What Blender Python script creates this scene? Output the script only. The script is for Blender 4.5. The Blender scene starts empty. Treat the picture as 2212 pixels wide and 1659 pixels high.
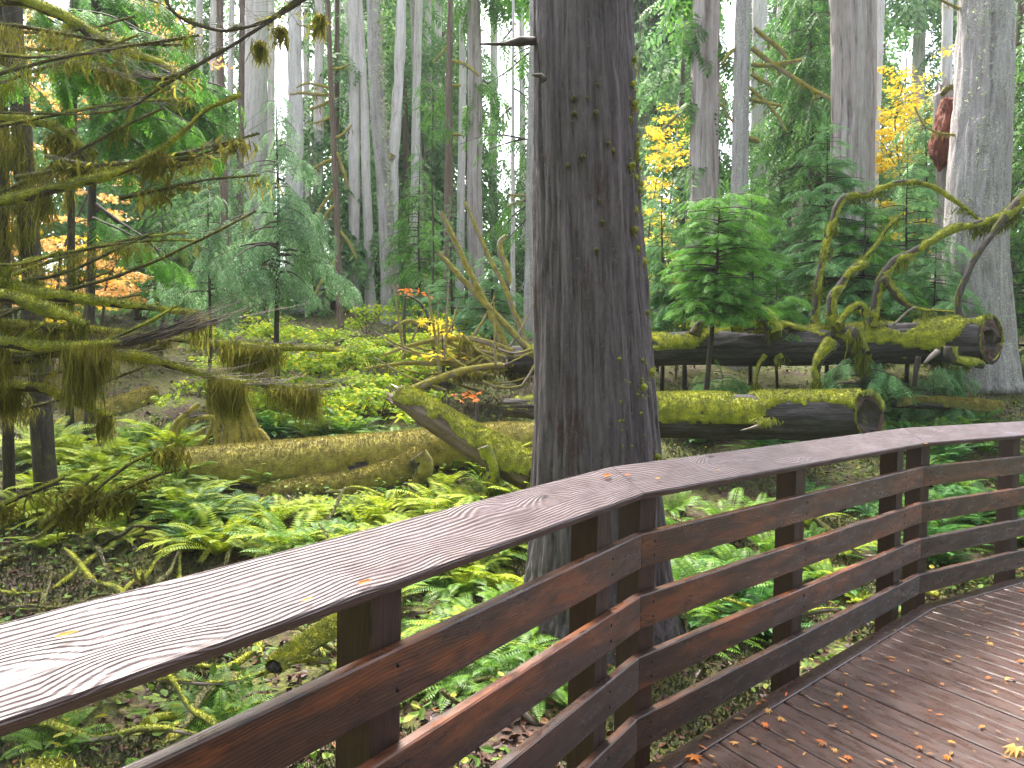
import bpy, math, random
import numpy as np
from mathutils import Vector, Matrix
SC = bpy.context.scene
COL = SC.collection
rng = np.random.default_rng(7)
random.seed(7)

# ------------------------------------------------------------------ camera, world, sun, exposure
F, EYE, PIT, ROLL = 1656.8, 1.669, 0.032, 0.0173          # fitted on the railing, photo seen 2212 px wide
cam_d = bpy.data.cameras.new('camera'); cam = bpy.data.objects.new('camera', cam_d); COL.objects.link(cam)
cam_d.sensor_width = 36; cam_d.lens = 36 * F / 2212
cam_d.clip_start = .05; cam_d.clip_end = 900
CAMR = Matrix.Rotation(math.pi / 2 - PIT, 3, 'X') @ Matrix.Rotation(ROLL, 3, 'Z')
cam.matrix_world = Matrix.Translation((0, 0, EYE)) @ CAMR.to_4x4()
SC.camera = cam
CR = np.array(CAMR)
w = bpy.data.worlds.new('World'); SC.world = w; w.use_nodes = True
nt = w.node_tree; bg = nt.nodes['Background']
sky = nt.nodes.new('ShaderNodeTexSky'); sky.sky_type = 'NISHITA'; sky.sun_disc = False
SUN_EL, SUN_AZ = math.radians(58), math.radians(-20)       # azimuth from +Y towards +X
sky.sun_elevation = SUN_EL; sky.sun_rotation = SUN_AZ
sky.dust_density = 4; sky.air_density = 1.0; sky.altitude = 0
hsv = nt.nodes.new('ShaderNodeHueSaturation'); hsv.inputs['Saturation'].default_value = .5; nt.links.new(sky.outputs[0], hsv.inputs['Color']); nt.links.new(hsv.outputs[0], bg.inputs[0]); bg.inputs[1].default_value = .15
sd = bpy.data.lights.new('sun', 'SUN'); sd.energy = 3.4; sd.angle = math.radians(22); sd.color = (1, .95, .87)
so = bpy.data.objects.new('sun', sd); COL.objects.link(so)
sdir = Vector((math.sin(SUN_AZ) * math.cos(SUN_EL), math.cos(SUN_AZ) * math.cos(SUN_EL), math.sin(SUN_EL)))
so.rotation_euler = sdir.to_track_quat('Z', 'Y').to_euler()
so.location = (0, 0, 30)
SC.view_settings.view_transform = 'Standard'; SC.view_settings.look = 'None'
SC.view_settings.exposure = 2.38; SC.view_settings.gamma = 1
SC.render.engine = 'CYCLES'
SC.cycles.max_bounces = 6; SC.cycles.diffuse_bounces = 4; SC.cycles.glossy_bounces = 3
SC.cycles.transmission_bounces = 3; SC.cycles.caustics_reflective = False; SC.cycles.caustics_refractive = False

# ------------------------------------------------------------------ picture point -> place in the world
def ray(px, py):
    d = CR @ np.array([(px - 1106) / F, (829.5 - py) / F, -1.0])
    return d
def P(px, py, Y):
    d = ray(px, py); return np.array([0, 0, EYE]) + d * (Y / d[1])
def PX(Y): return F / Y                                     # photo pixels per metre
GY = [-30, 0, 5.6, 6.8, 9, 12, 15, 20, 25, 35, 60, 120, 300]
GZ = [-.5, -.48, -.46, -.36, .1, .8, 1.5, 2.4, 3.1, 4.2, 7.0, 12, 20]
def vhash(ix, iy, iz):
    n = (ix * 374761393 + iy * 668265263 + iz * 1274126177) & 0x7fffffff
    n = ((n ^ (n >> 13)) * 1103515245) & 0x7fffffff
    return ((n ^ (n >> 16)) & 0xffff) / 65535.0
def vnoise(p):
    p = np.asarray(p, float); i = np.floor(p).astype(np.int64); f = p - i; f = f * f * (3 - 2 * f)
    r = 0
    for dx in (0, 1):
        for dy in (0, 1):
            for dz in (0, 1):
                wgt = (f[..., 0] if dx else 1 - f[..., 0]) * (f[..., 1] if dy else 1 - f[..., 1]) * (f[..., 2] if dz else 1 - f[..., 2])
                r = r + wgt * vhash(i[..., 0] + dx, i[..., 1] + dy, i[..., 2] + dz)
    return r
def fbm(p, o=3):
    p = np.asarray(p, float); r = 0; a = .5; s = 0
    for k in range(o):
        r = r + a * vnoise(p * 2 ** k + 17.3 * k); s += a; a *= .5
    return r / s
def gz(x, y):
    x = np.asarray(x, float); y = np.asarray(y, float)
    z = np.interp(y, GY, GZ)
    q = np.stack([x * .5, y * .5, x * 0], -1)
    amp = np.clip((y - 3) / 4, .25, 1)
    z = z + (fbm(q, 3) - .5) * .35 * amp + (vnoise(q * 6) - .5) * .07
    return z
def on_ground(px, Y):
    p = P(px, 800, Y); p[2] = float(gz(p[0], Y)); return p

# ------------------------------------------------------------------ mesh collecting
class MB:
    def __init__(s): s.v = []; s.f = []; s.n = 0; s.a = []
    def add(s, v, f, ax=None):
        v = np.asarray(v, float).reshape(-1, 3); f = np.asarray(f, np.int64)
        s.v.append(v); s.f.append(f + s.n); s.n += len(v)
        s.a.append(v if ax is None else np.asarray(ax, float).reshape(-1, 3))
        return s
    def build(s, name, mat, parent=None, smooth=True, origin=None):
        V = np.concatenate(s.v); A = np.concatenate(s.a)
        if origin is not None: V = V - np.asarray(origin)
        me = bpy.data.meshes.new(name)
        sizes = np.concatenate([np.full(len(f), f.shape[1]) for f in s.f]); loops = np.concatenate([f.ravel() for f in s.f])
        me.vertices.add(len(V)); me.vertices.foreach_set('co', V.ravel().astype(np.float32))
        me.loops.add(len(loops)); me.loops.foreach_set('vertex_index', loops.astype(np.int32))
        st = np.concatenate([[0], np.cumsum(sizes)[:-1]])
        me.polygons.add(len(sizes)); me.polygons.foreach_set('loop_start', st.astype(np.int32))
        me.polygons.foreach_set('loop_total', sizes.astype(np.int32))
        me.polygons.foreach_set('use_smooth', np.full(len(sizes), bool(smooth)))
        at = me.attributes.new('ax', 'FLOAT_VECTOR', 'POINT'); at.data.foreach_set('vector', A.ravel().astype(np.float32))
        me.materials.append(mat); me.update(calc_edges=True)
        o = bpy.data.objects.new(name, me); COL.objects.link(o)
        if parent is not None: o.parent = parent
        elif origin is not None: o.location = tuple(origin)
        return o
def tag(o, label=None, cat=None, group=None, kind=None):
    if label and not 4 <= len(label.split()) <= 16: print('LABEL', len(label.split()), label)
    if label: o['label'] = label
    if cat: o['category'] = cat
    if group: o['group'] = group
    if kind: o['kind'] = kind
    return o
def empty(name, loc, label=None, cat=None, group=None):
    o = bpy.data.objects.new(name, None); COL.objects.link(o); o.location = tuple(float(a) for a in loc); o.empty_display_size = .2
    return tag(o, label, cat, group)
def copy_tree(o, parent=None):
    c = o.copy(); COL.objects.link(c); c.parent = parent
    for ch in list(o.children): copy_tree(ch, c)
    return c

def frames(pts):
    pts = np.asarray(pts, float); t = np.gradient(pts, axis=0); t /= np.linalg.norm(t, axis=1)[:, None] + 1e-9
    u = np.zeros_like(t); ref = np.array([0, 0, 1.]) if abs(t[0][2]) < .9 else np.array([1., 0, 0])
    for i in range(len(t)):
        r = ref - t[i] * np.dot(ref, t[i]); r /= np.linalg.norm(r) + 1e-9; u[i] = r; ref = r
    return t, u, np.cross(t, u)
def resample(pts, rad, step):
    pts = np.asarray(pts, float); rad = np.asarray(rad, float)
    d = np.concatenate([[0], np.cumsum(np.linalg.norm(np.diff(pts, axis=0), axis=1))])
    n = max(3, int(d[-1] / step) + 1); s = np.linspace(0, d[-1], n)
    # smooth (Catmull-like) by interpolating then relaxing
    q = np.stack([np.interp(s, d, pts[:, k]) for k in range(3)], 1); r = np.interp(s, d, rad)
    k = max(1, int(n / len(pts) / 3))
    for _ in range(min(k * 2, 12)):
        q[1:-1] = (q[:-2] + 2 * q[1:-1] + q[2:]) / 4
    return q, r, s
def tube(pts, rad, sides=8, disp=None, cap=True, ax_off=0.0):
    """closed tapering tube; disp(theta, s, r) -> added radius"""
    pts = np.asarray(pts, float); n = len(pts); rad = np.broadcast_to(np.asarray(rad, float), (n,))
    t, u, b = frames(pts)
    s = np.concatenate([[0], np.cumsum(np.linalg.norm(np.diff(pts, axis=0), axis=1))])
    th = np.linspace(0, 2 * math.pi, sides, endpoint=False)
    TH, S = np.meshgrid(th, s); R = np.repeat(rad[:, None], sides, 1)
    R0 = R.copy()
    if disp is not None: R = R + disp(TH, S, R)
    v = pts[:, None, :] + R[..., None] * (np.cos(TH)[..., None] * u[:, None, :] + np.sin(TH)[..., None] * b[:, None, :])
    ax = np.stack([R0 * np.cos(TH), R0 * np.sin(TH), S + ax_off], -1)
    i = np.arange(n - 1)[:, None] * sides; j = np.arange(sides)[None, :]; j2 = (j + 1) % sides
    f = np.stack([i + j, i + j2, i + sides + j2, i + sides + j], -1).reshape(-1, 4)
    V = v.reshape(-1, 3); A = ax.reshape(-1, 3)
    fs = [f]
    if cap:
        c0 = pts[0]; c1 = pts[-1]; V = np.concatenate([V, [c0, c1]]); A = np.concatenate([A, [[0, 0, ax_off], [0, 0, s[-1] + ax_off]]])
        a = np.arange(sides); a2 = (a + 1) % sides; m = n * sides
        fs.append(np.stack([np.full(sides, m), a2, a], -1)); fs.append(np.stack([np.full(sides, m + 1), (n - 1) * sides + a, (n - 1) * sides + a2], -1))
    return V, fs, A
def add_tube(mb, pts, rad, **k):
    V, fs, A = tube(pts, rad, **k); n0 = mb.n
    mb.v.append(V); mb.a.append(A)
    for f in fs: mb.f.append(f + n0)
    mb.n += len(V); return mb
def scatter(mb, tv, tf, M):
    """template verts (n,3), faces (m,k), matrices (N,4,4)"""
    M = np.asarray(M, float); N = len(M)
    if N == 0: return
    v = np.einsum('nij,vj->nvi', M[:, :3, :3], tv) + M[:, None, :3, 3]
    for f in (tf if isinstance(tf, list) else [tf]):
        pass
    fs = (tf[None] + (np.arange(N) * len(tv))[:, None, None]).reshape(-1, tf.shape[1])
    mb.add(v.reshape(-1, 3), fs)
def mats(pos, X, Z, scale):
    """build matrices from position, x direction, approx up"""
    pos = np.atleast_2d(pos); X = np.atleast_2d(X); N = len(pos); X = X / (np.linalg.norm(X, axis=1)[:, None] + 1e-9)
    Z = np.broadcast_to(np.atleast_2d(Z), X.shape); Yv = np.cross(Z, X); Yv /= np.linalg.norm(Yv, axis=1)[:, None] + 1e-9
    Zv = np.cross(X, Yv); sc = np.broadcast_to(np.asarray(scale, float).reshape(-1, 1) if np.ndim(scale) else np.full((1, 1), scale), (N, 1))
    M = np.zeros((N, 4, 4)); M[:, :3, 0] = X * sc; M[:, :3, 1] = Yv * sc; M[:, :3, 2] = Zv * sc; M[:, :3, 3] = pos; M[:, 3, 3] = 1
    return M

# ------------------------------------------------------------------ materials
def new_mat(name):
    m = bpy.data.materials.new(name); m.use_nodes = True; n = m.node_tree; b = n.nodes['Principled BSDF']
    return m, n, b
def N(n, t, **k):
    x = n.nodes.new('ShaderNode' + t)
    for a, v in k.items(): setattr(x, a, v)
    return x
def ramp(n, stops, src):
    r = N(n, 'ValToRGB'); e = r.color_ramp.elements
    while len(e) < len(stops): e.new(.5)
    for i, (p, c) in enumerate(stops):
        e[i].position = p; e[i].color = (*c, 1) if len(c) == 3 else c
    n.links.new(src, r.inputs[0]); return r
def noise(n, vec, scale, detail=4, rough=.6, dist=0):
    x = N(n, 'TexNoise'); x.inputs['Scale'].default_value = scale; x.inputs['Detail'].default_value = detail
    x.inputs['Roughness'].default_value = rough; x.inputs['Distortion'].default_value = dist
    if vec is not None: n.links.new(vec, x.inputs['Vector'])
    return x
def mapping(n, vec, sc, loc=(0, 0, 0)):
    m = N(n, 'Mapping'); m.inputs['Scale'].default_value = sc; m.inputs['Location'].default_value = loc; n.links.new(vec, m.inputs[0]); return m.outputs[0]
def mix(n, fac, a, b):
    m = N(n, 'Mix', data_type='RGBA')
    if isinstance(fac, float): m.inputs[0].default_value = fac
    else: n.links.new(fac, m.inputs[0])
    for i, c in ((6, a), (7, b)):
        if isinstance(c, tuple): m.inputs[i].default_value = (*c, 1)
        else: n.links.new(c, m.inputs[i])
    return m.outputs[2]
def mathn(n, op, a, b=None, c=None):
    m = N(n, 'Math', operation=op)
    for i, x in enumerate((a, b, c)):
        if x is None: continue
        if isinstance(x, (int, float)): m.inputs[i].default_value = x
        else: n.links.new(x, m.inputs[i])
    return m.outputs[0]
def bump(n, h, dist, strength=1.0):
    b = N(n, 'Bump'); b.inputs['Strength'].default_value = strength; b.inputs['Distance'].default_value = dist; n.links.new(h, b.inputs['Height']); return b.outputs[0]

def bark_mat(name, dark, mid, light, fs=14, stretch=.12, dist=.02, lichen=None, lich_amt=.5, moss=None, moss_thr=.62, rough=.85, redpatch=None):
    m, n, b = new_mat(name); at = N(n, 'Attribute', attribute_name='ax').outputs['Vector']
    v = mapping(n, at, (1, 1, stretch))
    a = noise(n, v, fs, 5, .65, .3); c = noise(n, v, fs * 3.2, 4, .6)
    e = noise(n, mapping(n, at, (1, 1, min(1, stretch * 5))), fs * 2.2, 4, .7)
    h = mathn(n, 'ADD', mathn(n, 'MULTIPLY', a.outputs[0], .55), mathn(n, 'ADD', mathn(n, 'MULTIPLY', c.outputs[0], .2), mathn(n, 'MULTIPLY', e.outputs[0], .25)))
    col = ramp(n, [(.36, dark), (.47, mid), (.62, light)], h).outputs[0]
    big = noise(n, mapping(n, at, (1, 1, .4)), 2.0, 3)
    col = mix(n, ramp(n, [(.4, (0, 0, 0)), (.7, (1, 1, 1))], big.outputs[0]).outputs[0], col, mix(n, .5, col, mid))
    if redpatch:
        rp = noise(n, mapping(n, at, (1, 1, .25), (5, 3, 1)), 5, 4, .7)
        col = mix(n, ramp(n, [(.56, (0, 0, 0)), (.66, (.8, .8, .8))], rp.outputs[0]).outputs[0], col, redpatch)
    if lichen:
        l = noise(n, at, 38, 3, .7); l2 = noise(n, at, 2.2, 2)
        lf = mathn(n, 'MULTIPLY', ramp(n, [(.6 - .1 * lich_amt, (0, 0, 0)), (.66 - .1 * lich_amt, (1, 1, 1))], l.outputs[0]).outputs[0], ramp(n, [(.35, (0, 0, 0)), (.6, (1, 1, 1))], l2.outputs[0]).outputs[0])
        col = mix(n, lf, col, lichen)
    if moss:
        l = noise(n, at, 4, 5, .75); l.inputs['Vector']
        col = mix(n, ramp(n, [(moss_thr, (0, 0, 0)), (moss_thr + .07, (1, 1, 1))], l.outputs[0]).outputs[0], col, moss)
    n.links.new(col, b.inputs['Base Color']); b.inputs['Roughness'].default_value = rough
    n.links.new(bump(n, h, dist), b.inputs['Normal'])
    return m
def leaf_mat(name, c1, c2, c3=None, trans=.4, rough=.6, spec=.22, nscale=1.2):
    m, n, b = new_mat(name); g = N(n, 'NewGeometry')
    stops = [(0, c1), (1, c2)] if c3 is None else [(0, c1), (.8, c2), (1, c3)]
    r = ramp(n, stops, g.outputs['Random Per Island'])
    no = noise(n, g.outputs['Position'], nscale, 3)
    hs = N(n, 'HueSaturation'); n.links.new(r.outputs[0], hs.inputs['Color'])
    n.links.new(mathn(n, 'MULTIPLY_ADD', no.outputs[0], 1.5, .3), hs.inputs['Value'])
    n.links.new(mathn(n, 'MULTIPLY_ADD', no.outputs[0], -.06, .53), hs.inputs['Hue'])
    n.links.new(hs.outputs[0], b.inputs['Base Color']); b.inputs['Roughness'].default_value = rough
    b.inputs['Specular IOR Level'].default_value = spec
    tr = N(n, 'BsdfTranslucent'); n.links.new(hs.outputs[0], tr.inputs[0])
    mx = N(n, 'MixShader'); mx.inputs[0].default_value = trans
    n.links.new(b.outputs[0], mx.inputs[1]); n.links.new(tr.outputs[0], mx.inputs[2])
    n.links.new(mx.outputs[0], n.nodes['Material Output'].inputs[0])
    return m
def moss_mat(name, c1, c2, c3, sc=9):
    m, n, b = new_mat(name); g = N(n, 'NewGeometry')
    no = noise(n, g.outputs['Position'], sc, 5, .7); n2 = noise(n, g.outputs['Position'], sc * 9, 3, .7)
    h = mathn(n, 'ADD', mathn(n, 'MULTIPLY', no.outputs[0], .6), mathn(n, 'MULTIPLY', n2.outputs[0], .4))
    c = ramp(n, [(.36, c1), (.5, c2), (.62, c3)], h).outputs[0]
    n.links.new(c, b.inputs['Base Color']); b.inputs['Roughness'].default_value = .95; b.inputs['Specular IOR Level'].default_value = .1
    b.inputs['Sheen Weight'].default_value = .3
    n.links.new(bump(n, n2.outputs[0], .02), b.inputs['Normal'])
    return m
def wood_mat(name, a, bb, c, rough=(.25, .55), groove=.004, gs=1.0, knots=True, coat=0.0, wave=.45, bulge_=.03, blotch=0.0, patch=None):
    m, n, b = new_mat(name); at = N(n, 'Attribute', attribute_name='ax').outputs['Vector']
    # ax = (along, across, through)
    warp = noise(n, mapping(n, at, (1.2, 4, 4)), 1.6, 2)
    sep = N(n, 'SeparateXYZ'); n.links.new(at, sep.inputs[0])
    y = mathn(n, 'ADD', mathn(n, 'ADD', sep.outputs[1], sep.outputs[2]), mathn(n, 'MULTIPLY', warp.outputs[0], .07))
    vk = N(n, 'TexVoronoi'); vk.inputs['Scale'].default_value = 1.0; n.links.new(mapping(n, at, (1.9, 7.5, 7.5)), vk.inputs['Vector'])
    kd = vk.outputs['Distance']
    bulge = ramp(n, [(0.02, (1, 1, 1)), (.34, (0, 0, 0))], kd).outputs[0]
    y2 = mathn(n, 'ADD', y, mathn(n, 'MULTIPLY', bulge, bulge_ if knots else 0.0))
    wv = mathn(n, 'SINE', mathn(n, 'MULTIPLY', y2, 430 * gs))
    wv = mathn(n, 'MULTIPLY_ADD', wv, .5, .5)
    fine = noise(n, mapping(n, at, (6, 130, 130)), 1.5, 4, .6)
    bl = noise(n, mapping(n, at, (1.5, 5, 5)), 2.2, 3)
    col = ramp(n, [(.25, a), (.5, bb), (.75, c)], mathn(n, 'ADD', mathn(n, 'MULTIPLY', fine.outputs[0], .55), mathn(n, 'MULTIPLY', bl.outputs[0], .45))).outputs[0]
    col = mix(n, mathn(n, 'MULTIPLY', mathn(n, 'POWER', wv, 3), wave), col, tuple(x * .35 for x in a))
    if knots:
        col = mix(n, ramp(n, [(.035, (1, 1, 1)), (.075, (0, 0, 0))], kd).outputs[0], col, tuple(x * .25 for x in a))
    if patch:
        pn = noise(n, mapping(n, at, (.8, 5, 5), (3, 9, 2)), 2.2, 5, .65)
        col = mix(n, ramp(n, [(.47, (0, 0, 0)), (.64, (1, 1, 1))], pn.outputs[0]).outputs[0], col, patch)
    if blotch:
        bl2 = noise(n, mapping(n, at, (3, 9, 9), (7, 3, 1)), 2.6, 4, .7)
        col = mix(n, mathn(n, 'MULTIPLY', ramp(n, [(.5, (0, 0, 0)), (.66, (1, 1, 1))], bl2.outputs[0]).outputs[0], blotch), col, tuple(x * .3 for x in a))
    n.links.new(col, b.inputs['Base Color'])
    wet = noise(n, mapping(n, at, (2, 9, 9)), 2.5, 4)
    rr = N(n, 'MapRange'); n.links.new(wet.outputs[0], rr.inputs[0]); rr.inputs[1].default_value = .35; rr.inputs[2].default_value = .65
    rr.inputs[3].default_value = rough[0]; rr.inputs[4].default_value = rough[1]; n.links.new(rr.outputs[0], b.inputs['Roughness'])
    hh = mathn(n, 'ADD', mathn(n, 'MULTIPLY', wv, -2.2 * wave), mathn(n, 'MULTIPLY', fine.outputs[0], .8))
    n.links.new(bump(n, hh, groove, .8), b.inputs['Normal'])
    b.inputs['Coat Weight'].default_value = coat; b.inputs['Coat Roughness'].default_value = .2
    return m

MOSS_G = moss_mat('moss_bright', (.09, .10, .01), (.32, .34, .015), (.62, .60, .03))
MOSS_O = moss_mat('moss_olive', (.055, .05, .012), (.13, .125, .02), (.24, .23, .035))
MOSS_Y = moss_mat('moss_straw', (.15, .12, .02), (.36, .30, .05), (.56, .48, .09))
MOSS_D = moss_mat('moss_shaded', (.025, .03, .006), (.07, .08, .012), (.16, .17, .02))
BARK_MAIN = bark_mat('bark_main', (.014, .010, .011), (.10, .078, .085), (.21, .172, .186), 30, .045, .04, lichen=(.14, .14, .12), lich_amt=.1, redpatch=(.06, .025, .022))
BARK_PALE = bark_mat('bark_pale', (.26, .21, .215), (.57, .505, .52), (.78, .71, .73), 12, .1, .03)  # pale bark; open-sky light and distance haze are put into this colour
BARK_FUR = bark_mat('bark_furrowed', (.05, .03, .03), (.34, .28, .275), (.56, .5, .51), 8, .04, .09)
BARK_LICH = bark_mat('bark_lichened', (.08, .06, .06), (.29, .255, .26), (.46, .42, .44), 11, .10, .05, lichen=(.6, .6, .48), lich_amt=.5)
BARK_BROWN = bark_mat('bark_brown', (.05, .03, .022), (.13, .085, .065), (.22, .16, .13), 14, .1, .02)
BARK_DARK = bark_mat('bark_dark', (.012, .009, .007), (.035, .026, .02), (.08, .06, .045), 16, .12, .02, moss=(.09, .085, .015), moss_thr=.56)
BARK_GREY = bark_mat('bark_log', (.010, .008, .008), (.038, .031, .03), (.13, .115, .115), 13, .07, .035)
BARK_RED = bark_mat('rotten_red_wood', (.03, .006, .004), (.13, .03, .015), (.26, .08, .04), 14, .1, .03)
END_WOOD = bark_mat('log_end_wood', (.02, .009, .007), (.07, .03, .022), (.15, .075, .055), 14, .5, .02)
BARK_PINK = bark_mat('bare_snag_wood', (.2, .12, .11), (.42, .3, .28), (.6, .48, .45), 10, .08, .03)
TWIG = bark_mat('twig_bark', (.02, .015, .012), (.06, .045, .037), (.13, .10, .085), 30, .2, .004)
TWIG_PALE = bark_mat('twig_pale', (.12, .09, .075), (.26, .2, .17), (.4, .33, .3), 30, .2, .004)
LEAF_HEM = leaf_mat('hemlock_needles', (.045, .13, .025), (.09, .23, .04), (.16, .31, .055))
LEAF_HEMB = leaf_mat('hemlock_bright', (.07, .2, .025), (.13, .32, .04), (.2, .42, .06), trans=.45)
LEAF_BLUE = leaf_mat('bluegreen_needles', (.09, .23, .075), (.17, .36, .12), (.34, .52, .24))
LEAF_CED = leaf_mat('cedar_sprays', (.11, .24, .10), (.24, .41, .19), (.54, .66, .46))
LEAF_FAR = leaf_mat('far_needles', (.08, .18, .06), (.16, .31, .10), (.32, .47, .19), nscale=.35)
LEAF_DEAD = leaf_mat('dead_twigs', (.22, .15, .12), (.34, .25, .21))
FERN = leaf_mat('fern_green', (.05, .13, .010), (.12, .24, .018), (.21, .34, .03), trans=.4, rough=.5)
FERN_B = leaf_mat('fern_bluegreen', (.03, .11, .022), (.07, .2, .04), (.14, .31, .09), trans=.35, rough=.45)
FERN_Y = leaf_mat('fern_yellowgreen', (.14, .22, .010), (.30, .38, .018), (.46, .46, .03), trans=.4)
YEL = leaf_mat('maple_yellow', (.6, .42, .03), (.88, .68, .06), (.6, .66, .12), trans=.5)
YGR = leaf_mat('shrub_yellowgreen', (.15, .30, .02), (.40, .50, .03), (.72, .58, .04), trans=.45, nscale=2)
ORG = leaf_mat('maple_orange', (.68, .36, .09), (.85, .52, .18), (.9, .68, .42), trans=.5)
REDL = leaf_mat('leaf_red_orange', (.6, .13, .03), (.8, .28, .06), trans=.3)
TAN = leaf_mat('leaf_tan', (.16, .075, .035), (.36, .18, .08), (.5, .34, .22), trans=.1)
HANG = leaf_mat('hanging_moss', (.11, .10, .02), (.22, .21, .035), (.34, .34, .05), trans=.45, rough=.9, spec=.1, nscale=3)
HANGG = leaf_mat('hanging_moss_green', (.08, .10, .01), (.15, .17, .015), (.25, .28, .025), trans=.3, rough=.9, spec=.1, nscale=3)
def red_wood(name, a, b_, c, **k): return wood_mat(name, a, b_, c, **k)
W_CAP = wood_mat('wet_cap_wood', (.062, .034, .031), (.11, .074, .074), (.175, .135, .148), rough=(.34, .6), groove=.004, gs=1.55, coat=.0, wave=.24, bulge_=.04, blotch=.35)
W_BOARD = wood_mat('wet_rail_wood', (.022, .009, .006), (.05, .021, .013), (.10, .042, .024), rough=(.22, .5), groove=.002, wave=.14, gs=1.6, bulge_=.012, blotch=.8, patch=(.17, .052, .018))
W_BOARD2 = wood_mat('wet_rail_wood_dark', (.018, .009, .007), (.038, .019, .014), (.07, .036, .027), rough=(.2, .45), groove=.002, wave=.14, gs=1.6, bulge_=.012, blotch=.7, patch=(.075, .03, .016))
W_POST = wood_mat('post_wood', (.015, .006, .005), (.035, .014, .01), (.08, .028, .018), rough=(.4, .7), groove=.0015, wave=.15, gs=1.6)
W_DECK = wood_mat('wet_deck_wood', (.033, .016, .012), (.068, .036, .028), (.125, .067, .051), rough=(.16, .5), groove=.0012, coat=.12, wave=.05, gs=1.8, bulge_=.015, blotch=.4)
def ground_material():
    m, n, b = new_mat('forest_floor'); g = N(n, 'NewGeometry'); p = g.outputs['Position']
    a = noise(n, p, 1.3, 5, .7); c = noise(n, p, 22, 4, .8)
    col = ramp(n, [(.35, (.025, .014, .01)), (.5, (.06, .03, .02)), (.65, (.12, .07, .045))], c.outputs[0]).outputs[0]
    ms = ramp(n, [(.35, (.03, .035, .006)), (.5, (.08, .085, .012)), (.65, (.17, .17, .02))], c.outputs[0]).outputs[0]
    col = mix(n, ramp(n, [(.40, (0, 0, 0)), (.50, (1, 1, 1))], a.outputs[0]).outputs[0], col, ms)
    n.links.new(col, b.inputs['Base Color']); b.inputs['Roughness'].default_value = .9
    n.links.new(bump(n, c.outputs[0], .05), b.inputs['Normal']); return m
GROUND = ground_material()

# ------------------------------------------------------------------ leaf templates
def diamonds(items):
    """items: base(3), dir(3), len, width, normal -> quads"""
    V = []; Fc = []
    for k, (b, d, l, wd, nn) in enumerate(items):
        b = np.array(b, float); d = np.array(d, float); d /= np.linalg.norm(d); s = np.cross(nn, d); s /= np.linalg.norm(s) + 1e-9
        V += [b, b + d * l * .45 + s * wd / 2, b + d * l, b + d * l * .45 - s * wd / 2]; Fc.append([4 * k, 4 * k + 1, 4 * k + 2, 4 * k + 3])
    return np.array(V), np.array(Fc)
def spray(L=1.0, pairs=7, tl=.36, tw=.07, droop=.35, r=None, sub=0, ang=55):
    r = r or random.Random(1); it = []
    ax = lambda t: np.array([L * t, .0, -droop * L * t * t])
    for k in range(pairs):
        t = (k + .6) / (pairs + .4); b = ax(t); tangent = ax(min(1, t + .02)) - ax(t - .02); env = math.sin(math.pi * (.12 + .86 * t)) ** .7 * (1 - .3 * t)
        for s in (-1, 1):
            a = math.radians(ang + r.uniform(-10, 10)); tn = tangent / np.linalg.norm(tangent)
            d = tn * math.cos(a) + np.array([0, s, 0]) * math.sin(a) + np.array([0, 0, -r.uniform(.1, .45)])
            l = tl * L * env * r.uniform(.8, 1.15)
            if sub:
                d0 = d / np.linalg.norm(d)
                for q in range(sub):
                    tt = (q + .4) / sub; bb = b + d0 * l * tt + np.array([0, 0, -.25 * l * tt * tt]); l2 = tw * 2.2 * L * (1 - .55 * tt) * r.uniform(.8, 1.2)
                    sd = np.cross([0, 0, 1], d0)
                    for s2 in (-1, 1):
                        it.append((bb, d0 * .62 + sd * s2 * .78 + np.array([0, 0, -.15]), l2, l2 * .42, np.array([0, 0, 1.])))
                it.append((b + d0 * l * .9 + np.array([0, 0, -.2 * l]), d0 + np.array([0, 0, -.4]), tw * 1.8 * L, tw * .8 * L, np.array([0, 0, 1.])))
            else:
                it.append((b, d, l, tw * L, np.array([0, 0, 1.])))
    it.append((ax(.93), ax(1) - ax(.93), .2 * L, tw * L, np.array([0, 0, 1.])))
    return diamonds(it)
_r = random.Random(3)
SP2 = [spray(1, 5, .42, .13, .4, _r) for _ in range(3)]
SP1 = [spray(1, 8, .40, .085, .45, _r) for _ in range(3)]
SP0 = [spray(1, 9, .42, .055, .5, _r, sub=5) for _ in range(3)]
SPF = [spray(1, 10, .42, .05, .2, _r, sub=5) for _ in range(3)]
SPC = [spray(1, 8, .40, .06, .75, _r, sub=4, ang=42) for _ in range(3)]      # cedar, strongly drooping

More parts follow.
